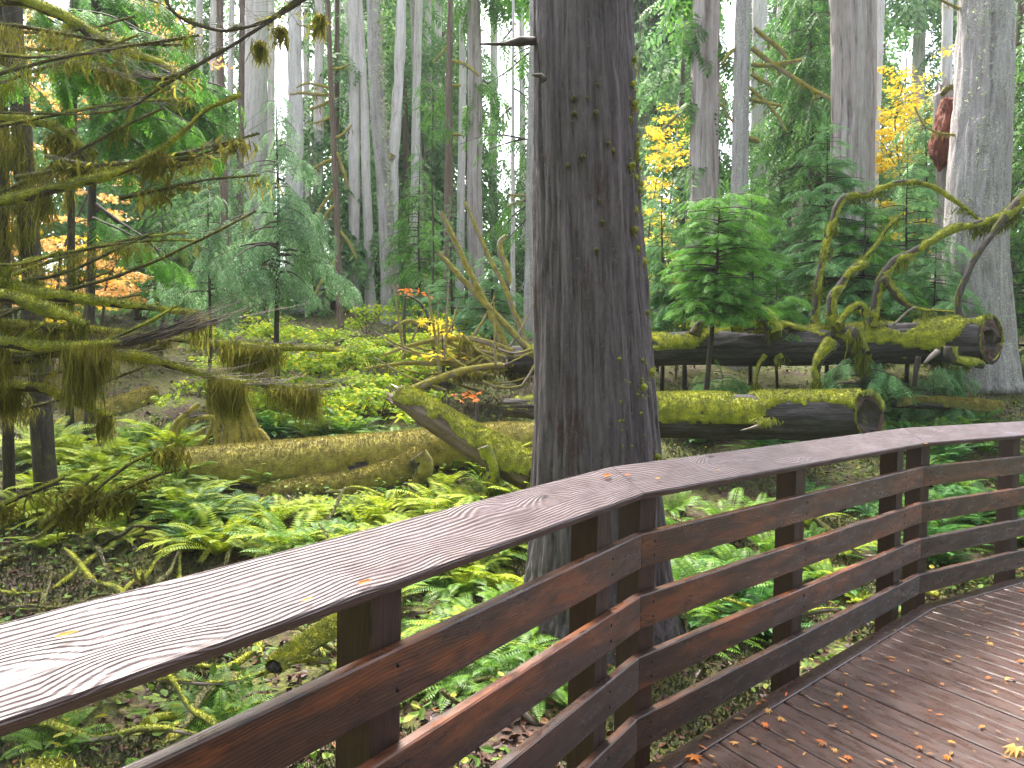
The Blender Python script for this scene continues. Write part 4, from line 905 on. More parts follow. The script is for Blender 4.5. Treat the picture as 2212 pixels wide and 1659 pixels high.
# ------------------------------------------------------------------ young conifers
def sapling(name, label, px, Y, ytop, ybot, L0, L1, nb, size, dens, tm, mat, droop=.3, stem=6, lean=0, cat='sapling', group=None, keep=None, rise=.15):
    base = on_ground(px + lean, Y); top = P(px, ytop, Y); bot = P(px + lean * .5, ybot, Y); dv = (top - base) / (top[2] - base[2])
    root = empty(name, base, label, cat, group); st = MB(); fo = MB()
    zs = np.linspace(0, top[2] - base[2], 14); p = base + dv * zs[:, None]; p[:, 0] += np.sin(zs * 1.7 + px) * .02
    add_tube(st, p, np.linspace(stem / PX(Y), .006, 14), sides=8, disp=lumpy(.006, 9, px)); under(st.build('trunk', BARK_DARK), root)
    br = MB(); conifer(br, fo, lambda z: base + dv * (z - base[2]), bot[2], top[2], L0, L1, nb, size, dens, tm, droop, keep=keep, rise=rise)
    fo2 = fo; scatter(fo2, tm[0][0], tm[0][1], mats(top[None] - [0, 0, .12], np.array([[.15, 0, 1.]]), np.array([1., 0, 0]), size * .6))
    under(br.build('branches', TWIG), root); under(fo.build('foliage', mat, smooth=False), root); return root
sapling('cedar_sapling', 'bluish young red cedar with drooping sprays standing before the pale trunks at left', 600, 13, 195, 600, 1.5, .25, 58, .48, 11, SPC, LEAF_CED, .42, 7)
sapling('cedar_sapling', 'lower small cedar of layered sprays left of the tall bluish one', 452, 12.5, 400, 640, .95, .35, 34, .45, 12, SPC, LEAF_CED, .35, 5)
sapling('young_hemlock', 'small umbrella shaped bright hemlock just right of the big cedar', 1556, 11.2, 425, 690, .75, .55, 110, .42, 12, SPF, LEAF_HEMB, .22, 8, -30, rise=.25)
sapling('young_hemlock', 'feathery blue green hemlock left of the ridged trunk, tallest of the young ones', 1785, 14, 262, 700, 1.65, .2, 95, .5, 13, SPF, LEAF_BLUE, .2, 5)
sapling('young_hemlock', 'blue green young hemlock filling the gap under the arching mossy limb', 1960, 14.5, 330, 700, 1.25, .3, 60, .5, 12, SPF, LEAF_BLUE, .25, 5)
sapling('young_hemlock', 'low bright hemlock fanning out over the middle of the raised log', 1680, 12.6, 600, 715, .85, .35, 20, .5, 15, SPF, LEAF_HEMB, .2, 4)
sapling('young_hemlock', 'dark leafy hemlock stem rising behind the left part of the raised log', 1478, 13.4, 440, 700, 1.1, .3, 40, .5, 11, SP0, LEAF_HEM, .3, 6)
sapling('young_hemlock', 'dense green hemlock at the right picture edge past the thickest trunk', 2235, 15, 60, 760, 1.4, .5, 110, .6, 9, SP1, LEAF_HEM, .3, 7)
sapling('young_hemlock', 'bushy blue green hemlock behind the sticks left of the big cedar', 1062, 16.5, 545, 720, 1.15, .3, 45, .5, 11, SPF, LEAF_BLUE, .25, 5)
sapling('young_hemlock', 'pale tipped little hemlock right of the forked trunk foot', 975, 17.5, 440, 700, .9, .15, 50, .45, 11, SPF, LEAF_BLUE, .2, 4)
sapling('young_hemlock', 'thin stemmed hemlock with a green tuft between grey trunks, centre left', 934, 19, 160, 280, .55, .4, 30, .5, 8, SP1, LEAF_HEMB, .5, 3)
sapling('young_hemlock', 'green hemlock low behind the small left cedar', 350, 15, 420, 650, 1.1, .3, 40, .5, 10, SP1, LEAF_HEM, .3, 5)
sapling('young_hemlock', 'deep green hemlock crowding behind the grey trunk with stubby limbs', 1752, 20, -120, 400, 1.7, .8, 90, .7, 7, SP1, LEAF_HEM, .5, 7)
sapling('young_hemlock', 'low dark hemlock beneath the raised log, left part', 1560, 11.6, 800, 850, .7, .4, 12, .45, 15, SP0, LEAF_HEM, .25, 3)
sapling('young_hemlock', 'low dark hemlock beneath the raised log, right of its hanging moss', 1860, 11.3, 765, 860, .8, .4, 20, .5, 15, SP0, LEAF_BLUE, .25, 3)
sapling('young_hemlock', 'low dark hemlock near the foot of the thickest right trunk', 2020, 12.2, 775, 870, .8, .4, 20, .5, 15, SP0, LEAF_BLUE, .25, 3)
sapling('young_hemlock', 'yellow green hemlock sapling under the yellow maple at right', 1905, 17, 470, 700, 1.0, .3, 40, .5, 9, SP1, LEAF_HEMB, .3, 4)
sapling('young_hemlock', 'hemlock sapling with hanging sprays left of the thickest right trunk', 2000, 16.5, 210, 420, .9, .5, 40, .55, 10, SP1, LEAF_BLUE, .45, 4)
sapling('young_hemlock', 'dusky hemlock sapling behind the root end of the raised log', 1420, 15, 520, 720, .9, .3, 30, .5, 9, SP1, LEAF_HEM, .3, 4)

sapling('young_hemlock', 'bright hemlock directly behind the umbrella shaped one, right of the big cedar', 1625, 13.2, 385, 700, 1.15, .3, 55, .5, 12, SPF, LEAF_HEMB, .25, 5)
sapling('young_hemlock', 'green hemlock tight against the right side of the big cedar', 1432, 13.6, 400, 700, .8, .3, 40, .5, 12, SPF, LEAF_BLUE, .3, 5)
sapling('young_hemlock', 'hemlock before the foot of the ridged trunk under the arching limbs', 1868, 13.4, 430, 710, 1.1, .35, 45, .5, 12, SPF, LEAF_HEMB, .25, 5)
sapling('young_hemlock', 'hemlock low between the arching limbs and the thickest right trunk', 2020, 13.2, 520, 715, .9, .35, 30, .5, 12, SPF, LEAF_BLUE, .25, 4)
sapling('young_hemlock', 'tall soft green hemlock in the centre left among the pale trunks', 905, 21, 330, 660, 1.3, .3, 60, .6, 9, SP1, LEAF_HEMB, .3, 4)
# ------------------------------------------------------------------ left hemlock with bright drooping foliage and the dark slender trunks
hl, _ = trunk_tree('hemlock_tree', 'hemlock whose bright green drooping foliage fills the upper left', 205, 16, 192, 20, 10.5, BARK_DARK, z_top=11,
    fol=[[(150, 20), (190, 70), (247, 103), (300, 125), (350, 140)], [(200, 80), (240, 130), (275, 175), (300, 240)], [(250, 105), (330, 160), (400, 180), (470, 195), (520, 225)],
         [(240, 100), (330, 150), (380, 165), (440, 230)], [(260, 150), (330, 200), (400, 240), (490, 280)], [(230, 150), (290, 220), (350, 250), (420, 300)], [(205, 220), (260, 280), (300, 310), (345, 350)],
         [(205, 230), (230, 260), (250, 300), (240, 340)], [(200, 110), (160, 110), (110, 120), (85, 105)], [(210, 60), (240, 90), (230, 150), (215, 180)], [(200, 20), (260, 20), (300, 50), (310, 90)], [(205, -20), (300, -10), (380, 20), (400, 60)],
         [(210, 260), (270, 290), (330, 330), (350, 370)], [(205, 440), (270, 490), (330, 520), (350, 560)], [(205, 450), (290, 500), (350, 545), (385, 575)], [(320, 190), (400, 200), (470, 220), (500, 250)],
         [(205, 200), (300, 200), (380, 215), (450, 255)], [(205, 300), (240, 330), (270, 370), (300, 385)],
         [(250, 150), (300, 160), (350, 180), (390, 210)], [(260, 180), (320, 190), (390, 210), (440, 250)], [(250, 200), (320, 230), (380, 265), (430, 280)], [(240, 240), (300, 260), (370, 290), (410, 330)], [(340, 150), (400, 170), (450, 175), (490, 190)], [(210, 80), (180, 100), (150, 150), (135, 200)], [(390, 250), (430, 265), (470, 300), (480, 330)]],
    folmat=LEAF_HEMB, folsize=.5, dens=20, tm=SP0, crown=(8, 11, 1.6, .6, 8))
for lb, x0, w0, x1, w1, Y, mt in [('dark moss hung trunk leaning slightly right, thickest at the left edge', 26, 40, 104, 46, 8.4, BARK_DARK),
                              ('thinnest dark trunk at the left picture edge', 4, 20, 20, 24, 8.4, BARK_DARK), ('slim mossy stem right of the far left trunk before orange leaves', 162, 14, 148, 18, 10.8, BARK_DARK)]:
    tr_, pt_ = trunk_tree('slender_tree', lb, x0, w0, x1, w1, Y, mt, z_top=9, crown=(6.5, 9, 1.5, .5, 8), folmat=LEAF_HEM, tm=SP1)
    hb = MB(); z = np.linspace(1.2 if x0 > 50 else 2.6, 5.5, 40); pl = np.stack([np.interp(z, pt_[:, 2], pt_[:, 0]), np.interp(z, pt_[:, 2], pt_[:, 1]) - .08, z], 1)
    hang(hb, pl, int(w0 * 9), .26, wd=.014, spread=w0 / PX(Y) * .35); under(hb.build('hanging_moss', HANG), tr_)

# ------------------------------------------------------------------ moss-draped branches reaching in from a tree left of the picture
mtree = empty('mossy_tree', on_ground(-420, 5.4), 'near tree past the left edge, its long moss draped branches reaching across the ferns', 'tree')
p0 = on_ground(-420, 5.4); tp = np.array([p0 + [0.03 * z, 0, z - .1] for z in np.linspace(0, 7, 30)]); b = MB()
add_tube(b, tp, np.linspace(.22, .12, 30), sides=24, disp=furrow(.02, 18, .1, 5)); under(b.build('trunk', BARK_DARK), mtree)
def mb_(pl, Y, r_, **k):
    d = dict(mat=TWIG, moss=MOSS_G, fuzz=3500, hmat=HANG, thr=-.45, flen=.02, name='branch', step=.03, lump=.5); d.update(k)
    return moss_limb(mtree, pl, Y, r_, **d)
def twigs(pts_, n, ln, parent, r=rng, spread=.25, mat=TWIG_PALE, rad=.0022, dirn=None, name='twigs'):
    mb = MB(); L = len(pts_)
    for k in range(n):
        i = int(r.uniform(0, L - 2)); c = pts_[i] + r.normal(0, .02, 3); t = pts_[i + 1] - pts_[i]; t /= np.linalg.norm(t); 
        if dirn is not None: t = np.array(dirn, float)
        d = t + r.normal(0, spread, 3) * [1, 1, .8]; l = ln * r.uniform(.4, 1.2); s = np.linspace(0, 1, 6)[:, None]; cv = r.normal(0, .12, 3); cv[2] = abs(cv[2]) * .8
        add_tube(mb, c + d * l * s + cv * l * s * s, np.linspace(rad, rad * .4, 6), sides=3, cap=False)
    return under(mb.build(name, mat), parent)
A1 = mb_([(-400, 520), (-200, 470), (0, 437), (60, 425), (150, 400), (220, 385), (270, 372), (310, 352), (350, 322), (400, 282), (450, 235), (520, 205)], 5.2, [22, 14, 9, 8, 7.5, 6.5, 5, 4, 3, 2.5, 2, 1])
hb = MB(); hang(hb, A1[:int(len(A1) * .8)], 900, .42, wd=.010, spread=.025, prof=lambda t: np.interp(t, [0, .3, .55, .75, .8, 1], [1, 1, 1, .9, .5, .15])); under(hb.build('hanging_moss', HANG), mtree)
A2 = mb_([(-400, 640), (-200, 620), (0, 616), (57, 631), (133, 643), (207, 650), (300, 663), (360, 672), (430, 677)], 5.0, [26, 18, 12, 10, 9, 7, 4, 3, 2])
hb = MB(); hang(hb, A2, 600, .22, wd=.011, spread=.03); under(hb.build('hanging_moss', HANG), mtree)
A3 = mb_([(-400, 650), (-100, 635), (20, 645), (83, 662), (140, 685), (187, 705)], 4.7, [24, 17, 12, 11, 9, 4])
A4 = mb_([(-400, 700), (-100, 735), (0, 742), (60, 748), (120, 750), (200, 747), (260, 740)], 4.6, [12, 10, 10, 9, 6, 4, 2])
hb = MB(); hang(hb, A4, 600, .32, wd=.011, spread=.04); hang(hb, A3, 300, .16, wd=.011, spread=.03); under(hb.build('hanging_moss', HANG), mtree)
A5 = mb_([(-300, 740), (0, 760), (150, 765), (290, 768), (367, 790), (430, 808), (500, 825), (633, 838), (720, 832)], 5.4, [10, 8, 7, 8, 6, 4, 3, 2, 1])
hb = MB(); hang(hb, A5, 1000, .24, wd=.008, spread=.04); under(hb.build('hanging_moss', HANG), mtree)
A6 = mb_([(-300, 690), (0, 700), (200, 715), (350, 730), (450, 742), (567, 750), (650, 754), (737, 757)], 5.8, [8, 7, 6, 5, 5, 4, 3, 1.5])
hb = MB(); hang(hb, A6[len(A6) // 2:], 600, .2, wd=.011, spread=.04, strands=6); hang(hb, A6[:len(A6) // 2], 160, .1, spread=.03); under(hb.build('hanging_moss', HANG), mtree)
A7 = mb_([(-300, 800), (-50, 825), (100, 843), (150, 862), (200, 886), (240, 900)], 5.2, [10, 9, 8, 7, 5, 3])
hb = MB(); hang(hb, A7, 600, .28, wd=.012, spread=.03); under(hb.build('hanging_moss', HANG), mtree)
for pl in ([(-50, 790), (60, 780), (133, 765), (220, 748), (300, 730), (370, 705), (433, 680)], [(-50, 775), (80, 770), (200, 752), (320, 725), (420, 690)], [(150, 760), (260, 745), (380, 720), (470, 690)]):
    q = mb_(pl, 4.9, [5, 5, 4.5, 4, 3, 2, 1][:len(pl)], moss=None, mat=TWIG); twigs(q, 36, .5, mtree, spread=.12, mat=TWIG); twigs(q, 22, .4, mtree, spread=.16)
twigs(A5[len(A5) // 2:], 80, .42, mtree, spread=.16, mat=TWIG); twigs(A5[len(A5) // 2:], 50, .35, mtree, spread=.22); twigs(A6[len(A6) // 2:], 50, .35, mtree, spread=.18, mat=TWIG)
twigs(A1[:60], 60, .35, mtree, spread=.3, mat=TWIG)
U1 = mb_([(-400, 20), (-150, -20), (60, 5), (133, 33), (187, 67), (247, 103), (300, 122), (350, 137), (390, 165), (420, 200)], 6.0, [14, 12, 11, 10, 10, 10, 6, 5, 3, 1], fuzz=1500)
mb_([(247, 103), (262, 145), (280, 185), (287, 207), (285, 235), (273, 263), (270, 320)], 6.0, [8, 7, 7, 6, 4, 3, 1], fuzz=900, hangn=40, hangl=.1)
mb_([(143, 55), (150, 90), (157, 117), (175, 150), (193, 182)], 6.0, [6, 6, 5, 3, 1], fuzz=900, hangn=60, hangl=.1); mb_([(210, 85), (216, 115), (222, 140), (234, 168)], 6.0, [5, 4, 4, 2], fuzz=900, hangn=60, hangl=.1)
mb_([(-200, 240), (60, 260), (120, 272), (150, 300), (187, 333), (195, 360), (204, 388)], 6.2, [10, 8, 7, 10, 11, 9, 7], fuzz=1200, hangn=90, hangl=.16); mb_([(187, 335), (208, 327)], 6.2, [8, 6]); mb_([(150, 305), (145, 288), (160, 286)], 6.2, [7, 8, 8])
for pl in ([(700, -30), (657, 0), (560, 60), (483, 110), (420, 145), (367, 177), (320, 210), (287, 230), (220, 245), (130, 248), (0, 245)], [(680, -30), (600, 35), (540, 58), (483, 68), (430, 56), (383, 37), (360, 10), (350, -30)], [(420, 145), (370, 170), (330, 172), (290, 160)]):
    q = mb_(pl, 5.6, [4, 4, 3.5, 3.5, 3, 2.5, 2, 2, 1.5, 1, .8][:len(pl)], mat=TWIG, moss=MOSS_O, thr=.1, fuzz=400, hangn=6, hangl=.08); twigs(q, 40, .3, mtree, spread=.5, mat=TWIG)
for c in ([(606, 60), (607, 50)], [(688, 25), (690, 35)], [(560, 85), (562, 90)]):
    hb = MB(); hang(hb, path(c, 5.6), 16, .14, spread=.015); under(hb.build('hanging_moss', HANG), mtree)
for pl in ([(100, 340), (200, 360), (300, 352), (430, 325), (560, 290)], [(280, 375), (330, 365), (420, 340), (500, 310)], [(260, 430), (330, 415), (450, 388), (560, 380)]):
    q = mb_(pl, 5.3, [3, 3, 2.5, 1.5, 1], mat=TWIG, moss=MOSS_O, thr=.0, fuzz=400, hangn=40, hangl=.12); twigs(q, 30, .35, mtree, spread=.3, mat=TWIG)
fo = MB(); tw = MB()
for f in [[(60, 10), (120, 50), (190, 90), (260, 150)], [(100, 60), (150, 110), (200, 170), (230, 230)], [(187, 67), (240, 120), (300, 160), (370, 190)], [(247, 103), (320, 130), (400, 160), (460, 200)], [(230, 120), (300, 190), (360, 240), (420, 270)],
          [(250, 180), (310, 240), (360, 290), (400, 330)], [(150, 20), (230, 30), (300, 60), (340, 110)], [(280, 60), (350, 80), (410, 120), (440, 170)], [(-60, 120), (20, 150), (80, 190), (120, 240)], [(300, 250), (360, 260), (430, 290), (470, 340)], [(200, 470), (270, 500), (320, 530), (360, 570)], [(90, 100), (130, 150), (150, 210), (140, 260)]]:
    p = path(f, 6.4); q, r_, s = resample(p, np.linspace(.010, .003, len(p)), .06); add_tube(tw, q, r_, sides=4, cap=False); branch_foliage(fo, q, .26, 34, SP0, .4, start=.05)
under(fo.build('foliage', LEAF_HEMB, smooth=False), mtree); under(tw.build('twigs', TWIG), mtree)
r3 = np.random.default_rng(5)
for k in range(20):
    x0 = r3.uniform(-200, 60); y0 = r3.uniform(40, 930); L_ = r3.uniform(220, 520); a_ = r3.uniform(-.28, .12); x_ = np.linspace(0, 1, 6)
    pl = [(x0 + L_ * t, y0 + L_ * t * a_ + 30 * math.sin(t * 3 + k) - 40 * t * t) for t in x_]
    q = mb_(pl, r3.uniform(4.8, 6.2), [3, 2.6, 2.2, 1.8, 1.2, .7], mat=TWIG, moss=MOSS_O if k % 3 else MOSS_G, thr=-.1, fuzz=500)
    hb = MB(); hang(hb, q, int(90 * r3.uniform(.2, 1)), .14, wd=.009, spread=.03, r=r3); under(hb.build('hanging_moss', HANG if k % 2 else HANGG), mtree)
    twigs(q, 26, .3, mtree, spread=.35, mat=TWIG, r=r3, rad=.0016)
for pl in ([(-60, 1110), (0, 1093), (70, 1065), (140, 1033)], [(90, 1140), (123, 1106), (165, 1062), (213, 1026)], [(100, 1150), (160, 1100), (230, 1040), (290, 996), (380, 960)], [(180, 1110), (260, 1060), (330, 1030), (390, 1015)]):
    mb_(pl, 5.0, [5, 4, 3, 2, 1][:len(pl)], thr=-.1, fuzz=900, hangn=90, hangl=.12)

# ------------------------------------------------------------------ broadleaf shrubs and maples
def shrub(name, label, px, Y, h, n, size, mat, ext, stems=4, group=None, tmpl=OVAL, cat='shrub', py=None, layered=False, yo=None):
    base = on_ground(px, Y); root = empty(name, base, label, cat, group); st = MB(); fo = MB()
    for k in range(stems):
        a = rng.uniform(0, 6.28); e = base + np.array([math.cos(a) * ext * .5, math.sin(a) * ext * .5, h * rng.uniform(.6, 1)])
        s = np.linspace(0, 1, 6)[:, None]; add_tube(st, base + (e - base) * s + np.array([0, 0, .15 * h]) * np.sin(s * math.pi), np.linspace(.012, .004, 6), sides=4, cap=False)
    nc = max(4, n // 60)
    for k in range(nc):
        c = base + np.array([rng.normal(0, ext * .45), rng.normal(0, ext * .4), h * rng.uniform(.25, 1.05)]); leaf_cloud(fo, c, [ext * .3, ext * .3, .10 if layered else .16], n // nc, size, tmpl)
    under(st.build('stems', TWIG), root); under(fo.build('leaves', mat, smooth=False), root); return root
SH = [(505, 13.5), (560, 14.5), (610, 13), (650, 15.5), (690, 13.8), (735, 12.6), (760, 15), (800, 13.5), (830, 12), (870, 14.5), (720, 11.3), (780, 11.6), (640, 11.8), (560, 12), (820, 11.4), (860, 12.6), (690, 12.4), (760, 13.9), (520, 12.4), (610, 14.2), (930, 13.9), (980, 14.6), (890, 15.4), (660, 14.7), (830, 14.8), (905, 13.2), (945, 15), (850, 17), (700, 17.5), (600, 17), (480, 16), (930, 18), (540, 18.5), (790, 18.5), (1040, 18)]
for i, (px, Y) in enumerate(SH):
    shrub('understory_shrub', 'yellow green leafy shrub in the bright thicket below the pale trunks', px, Y, rng.uniform(.25, .7), 620, .095, YGR, rng.uniform(.7, 1.05), group='yellow green shrubs in the thicket', layered=True)
for i, (px, Y) in enumerate([(1460, 14.5), (1500, 15.5), (1415, 16.5), (1445, 18)]):
    shrub('understory_shrub', 'yellow and orange leafed shrub right beside the big cedar above the log', px, Y, rng.uniform(1, 1.8), 300, .1, [YEL, ORG][i % 2], .6, group='autumn shrubs right of the cedar')
def maple(label, stems, clouds, Y, mat, size, dens=1.0):
    base = on_ground(stems[0][0][0], Y); root = empty('vine_maple', base, label, 'tree'); st = MB(); fo = MB()
    for s in stems:
        p = path(s, Y); p[0] = on_ground(s[0][0], Y); q, r_, _ = resample(p, np.linspace(.035, .008, len(p)), .15); add_tube(st, q, r_, sides=6)
    for (cx, cy, rx, ry, n) in clouds:
        c = P(cx, cy, Y); nl = max(3, n // 14)
        for k in range(nl):
            cc = c + np.array([rng.uniform(-1, 1) * rx / PX(Y), rng.normal(0, .6), rng.uniform(-1, 1) * ry / PX(Y)]); leaf_cloud(fo, cc, [.28, .28, .05], int(n / nl * dens) + 1, size, MAPLE, flat=.3)
    under(st.build('stems', TWIG), root); under(fo.build('leaves', mat, smooth=False), root)
maple('orange leaved vine maple glowing behind the dark trunks at far left', [[(40, 700), (60, 500), (30, 300), (100, 100)], [(110, 700), (130, 550), (200, 400), (240, 200)], [(210, 700), (230, 600), (270, 540)], [(40, 700), (20, 400), (0, 200)]],
      [(150, 160, 120, 70, 420), (40, 250, 70, 120, 200), (230, 55, 150, 45, 200), (370, 40, 60, 40, 110), (60, 560, 70, 110, 500), (200, 600, 80, 60, 420), (240, 620, 60, 45, 260), (30, 430, 60, 60, 150), (330, 120, 80, 40, 120), (250, 430, 60, 60, 120)], 13.5, ORG, .12, 1.9)
maple('yellow leaved maple behind the dark left trunks near the ground', [[(160, 700), (200, 600), (230, 520)]], [(215, 560, 60, 50, 260), (110, 640, 90, 40, 260), (60, 690, 60, 40, 200)], 14.5, YEL, .12, 1.8)
maple('bright yellow maple between the ridged trunk and the thickest right trunk', [[(1960, 640), (1950, 420), (1930, 260), (1960, 150)], [(1960, 640), (1990, 450), (1900, 300)], [(1975, 640), (1940, 350), (2000, 260)]],
      [(1930, 210, 45, 60, 300), (1950, 290, 70, 60, 700), (1930, 350, 60, 50, 420), (1960, 160, 40, 40, 120), (1970, 560, 60, 120, 500), (1930, 470, 60, 50, 260), (1975, 250, 60, 35, 180)], 18.5, YEL, .12, 2.2)
maple('yellow and orange maple showing between the big cedar and its right neighbour', [[(1450, 700), (1440, 500), (1460, 330)], [(1420, 700), (1400, 500), (1420, 380)]], [(1445, 300, 35, 55, 420), (1420, 440, 35, 60, 220), (1440, 560, 50, 90, 320), (1410, 640, 40, 50, 180), (1420, 360, 30, 40, 120)], 19.5, YEL, .12, 2)
maple('dark twiggy young maple with a few red orange leaves left of the sticks', [[(873, 700), (873, 660), (872, 640), (880, 632)], [(945, 700), (925, 672), (900, 645), (880, 632), (868, 640)]], [(870, 622, 12, 4, 14), (890, 630, 8, 3, 6)], 14, REDL, .14)
maple('small maple with yellow leaves at the left end of the raised log', [[(960, 850), (958, 780), (955, 720)]], [(955, 700, 22, 8, 26), (965, 722, 20, 8, 20), (960, 765, 30, 10, 34)], 12.3, YEL, .17)
maple('low red leaved sprig in front of the dark log gap left of the cedar', [[(1030, 900), (1032, 870), (1030, 855)]], [(1025, 853, 18, 3, 14)], 10.8, REDL, .15)

# ------------------------------------------------------------------ far conifers (copies share their meshes)
def proto_conifer(h, z0, L0, L1, nb, rad, mt, size, dens, dr, tm=SP2, bare=0):
    root = empty('background_conifer', (0, 0, -60)); st = MB(); fo = MB(); zs = np.linspace(0, h, 24); p = np.stack([np.sin(zs * .3) * .05, zs * 0, zs], 1)
    add_tube(st, p, np.linspace(rad, rad * .25, 24), sides=10, disp=lumpy(rad * .08, 3)); br = MB()
    conifer(br, fo, lambda z: np.array([0, 0, z]), z0, h - .2, L0, L1, nb, size, dens, tm, dr)
    st.build('trunk', mt, root); fo.build('foliage', LEAF_FAR if tm is SP2 else LEAF_HEM, root, smooth=False); return root
protos = [proto_conifer(20, 2.5, 3.0, .6, 110, .22, BARK_BROWN, 1.0, 4.5, .35), proto_conifer(24, 9, 3.2, .8, 90, .34, BARK_PALE, 1.1, 4.5, .45), proto_conifer(11, .6, 2.3, .3, 90, .10, BARK_BROWN, .8, 5, .3),
          proto_conifer(26, 13, 3.0, 1, 70, .38, BARK_PALE, 1.1, 4.5, .45), proto_conifer(15, 1.2, 2.6, .4, 100, .14, BARK_BROWN, .95, 5, .4), proto_conifer(6, .3, 1.5, .3, 60, .06, BARK_BROWN, .6, 6, .3)]
bgl = {0: 'distant tall conifer, green to its middle, in the pale forest behind', 1: 'distant pale trunk with a high green crown in the forest behind', 2: 'distant young conifer bushy to the ground behind the pale trunks',
       3: 'distant tall pale trunk, bare below its high crown, deep in the forest', 4: 'distant medium conifer with drooping green boughs behind the pale trunks', 5: 'small distant conifer low among the far trunks'}
used = set()
def put_bg(k, px, Y, s=1.0):
    if k not in (2, 5) and (500 < px < 670 or 1020 < px < 1170 or 730 < px < 800): px += 190
    b = on_ground(px, Y); o = protos[k] if k not in used else copy_tree(protos[k]); used.add(k)
    o.location = (b[0], Y, b[2] - .1); o.rotation_euler = (rng.normal(0, .02), rng.normal(0, .02), rng.uniform(0, 6.28)); o.scale = (s, s, s)
    tag(o, bgl[k], 'tree', ['distant tall conifers', 'distant high crowned trees', 'distant young conifers', 'distant bare pale trees', 'distant medium conifers', 'small distant conifers'][k])
r2 = np.random.default_rng(21)
for k in range(22): put_bg([2, 2, 4, 5, 2, 5][k % 6], r2.uniform(-300, 2500), r2.uniform(28, 36), r2.uniform(.75, 1.1))
for k in range(46): put_bg([1, 4, 3, 1, 0, 2, 3][k % 7], r2.uniform(-500, 2700), r2.uniform(36, 62), r2.uniform(.85, 1.25))
for k in range(30): put_bg([5, 2, 5][k % 3], r2.uniform(-300, 2500), r2.uniform(21, 30), r2.uniform(.5, .9))
for px, Y, k in [(60, 19, 2), (530, 26, 4), (300, 22, 4), (1010, 30, 4), (1700, 24, 4), (1780, 28, 0), (2180, 22, 4), (1460, 26, 4), (900, 32, 0), (1250, 30, 2), (1210, 34, 4), (1330, 31, 2), (1290, 44, 0), (1390, 38, 1), (150, 26, 0), (450, 32, 0), (2050, 34, 4)]: put_bg(k, px, Y, 1)
# unseen trees added beside and behind the viewpoint to block skylight from there
def unseen_forest():
    tr_, fo = MB(), MB()
    for k in range(46):
        a = math.radians(r2.uniform(75, 285)); d = r2.uniform(7, 26)
        if k % 2 and d < 12: d += 6
        x, y = math.sin(a) * d, math.cos(a) * d
        if y > -1.5 and abs(x) < 9: continue
        z = float(gz(x, y)); h = r2.uniform(14, 24); zs = np.linspace(0, h, 12); add_tube(tr_, np.stack([x + zs * 0, y + zs * 0, z + zs], 1), np.linspace(.3, .06, 12), sides=10, disp=lumpy(.03, 2))
        conifer(None, fo, lambda q: np.array([x, y, q]), z + 2.0, z + h, 3.6, 1, 60, 1.3, 3.0, SP2, .35, r2)
    t_ = tr_.build('unseen_forest_trunks', BARK_BROWN); tag(t_, kind='stuff'); f_ = fo.build('unseen_forest_foliage', LEAF_HEM, smooth=False); tag(f_, kind='stuff')
unseen_forest()
# mossy stumps in the hollow under the near rail
for px, Y, h, r_, lb in [(50, 3.1, .42, .13, 'bright mossy stump in the dark hollow at the bottom left corner'), (362, 3.5, .22, .06, 'small mossy stub poking up in the hollow below the near rail'), (640, 6.3, .25, .12, 'low mossy stump between ferns above the near rail cap')]:
    c = on_ground(px, Y); root = empty('mossy_stump', c, lb, 'stump'); zs = np.linspace(-.1, h, 12); b = MB(); pt = np.stack([c[0] + zs * .1, c[1] + zs * 0, c[2] + zs], 1)
    add_tube(b, pt, r_ * (1.25 - .35 * (zs + .1) / h), sides=24, disp=lumpy(r_ * .2, 9, px)); under(b.build('wood', BARK_DARK), root)
    V, fq, A, _ = moss_cover(pt, np.full(12, r_ * 1.12), .02, -.35, px, sides=28, ns=4, mode='all'); mm = MB(); mm.add(V, fq, A); fp, fn = surf_samples(V, fq, 2500); blades(mm, fp, fn, .03, .01)
    blades(mm, pt[-1] + r2.normal(0, r_ * .5, (700, 3)) * [1, 1, .15], np.tile([0, 0, 1.], (700, 1)), .03, .01); under(mm.build('moss', MOSS_G), root)
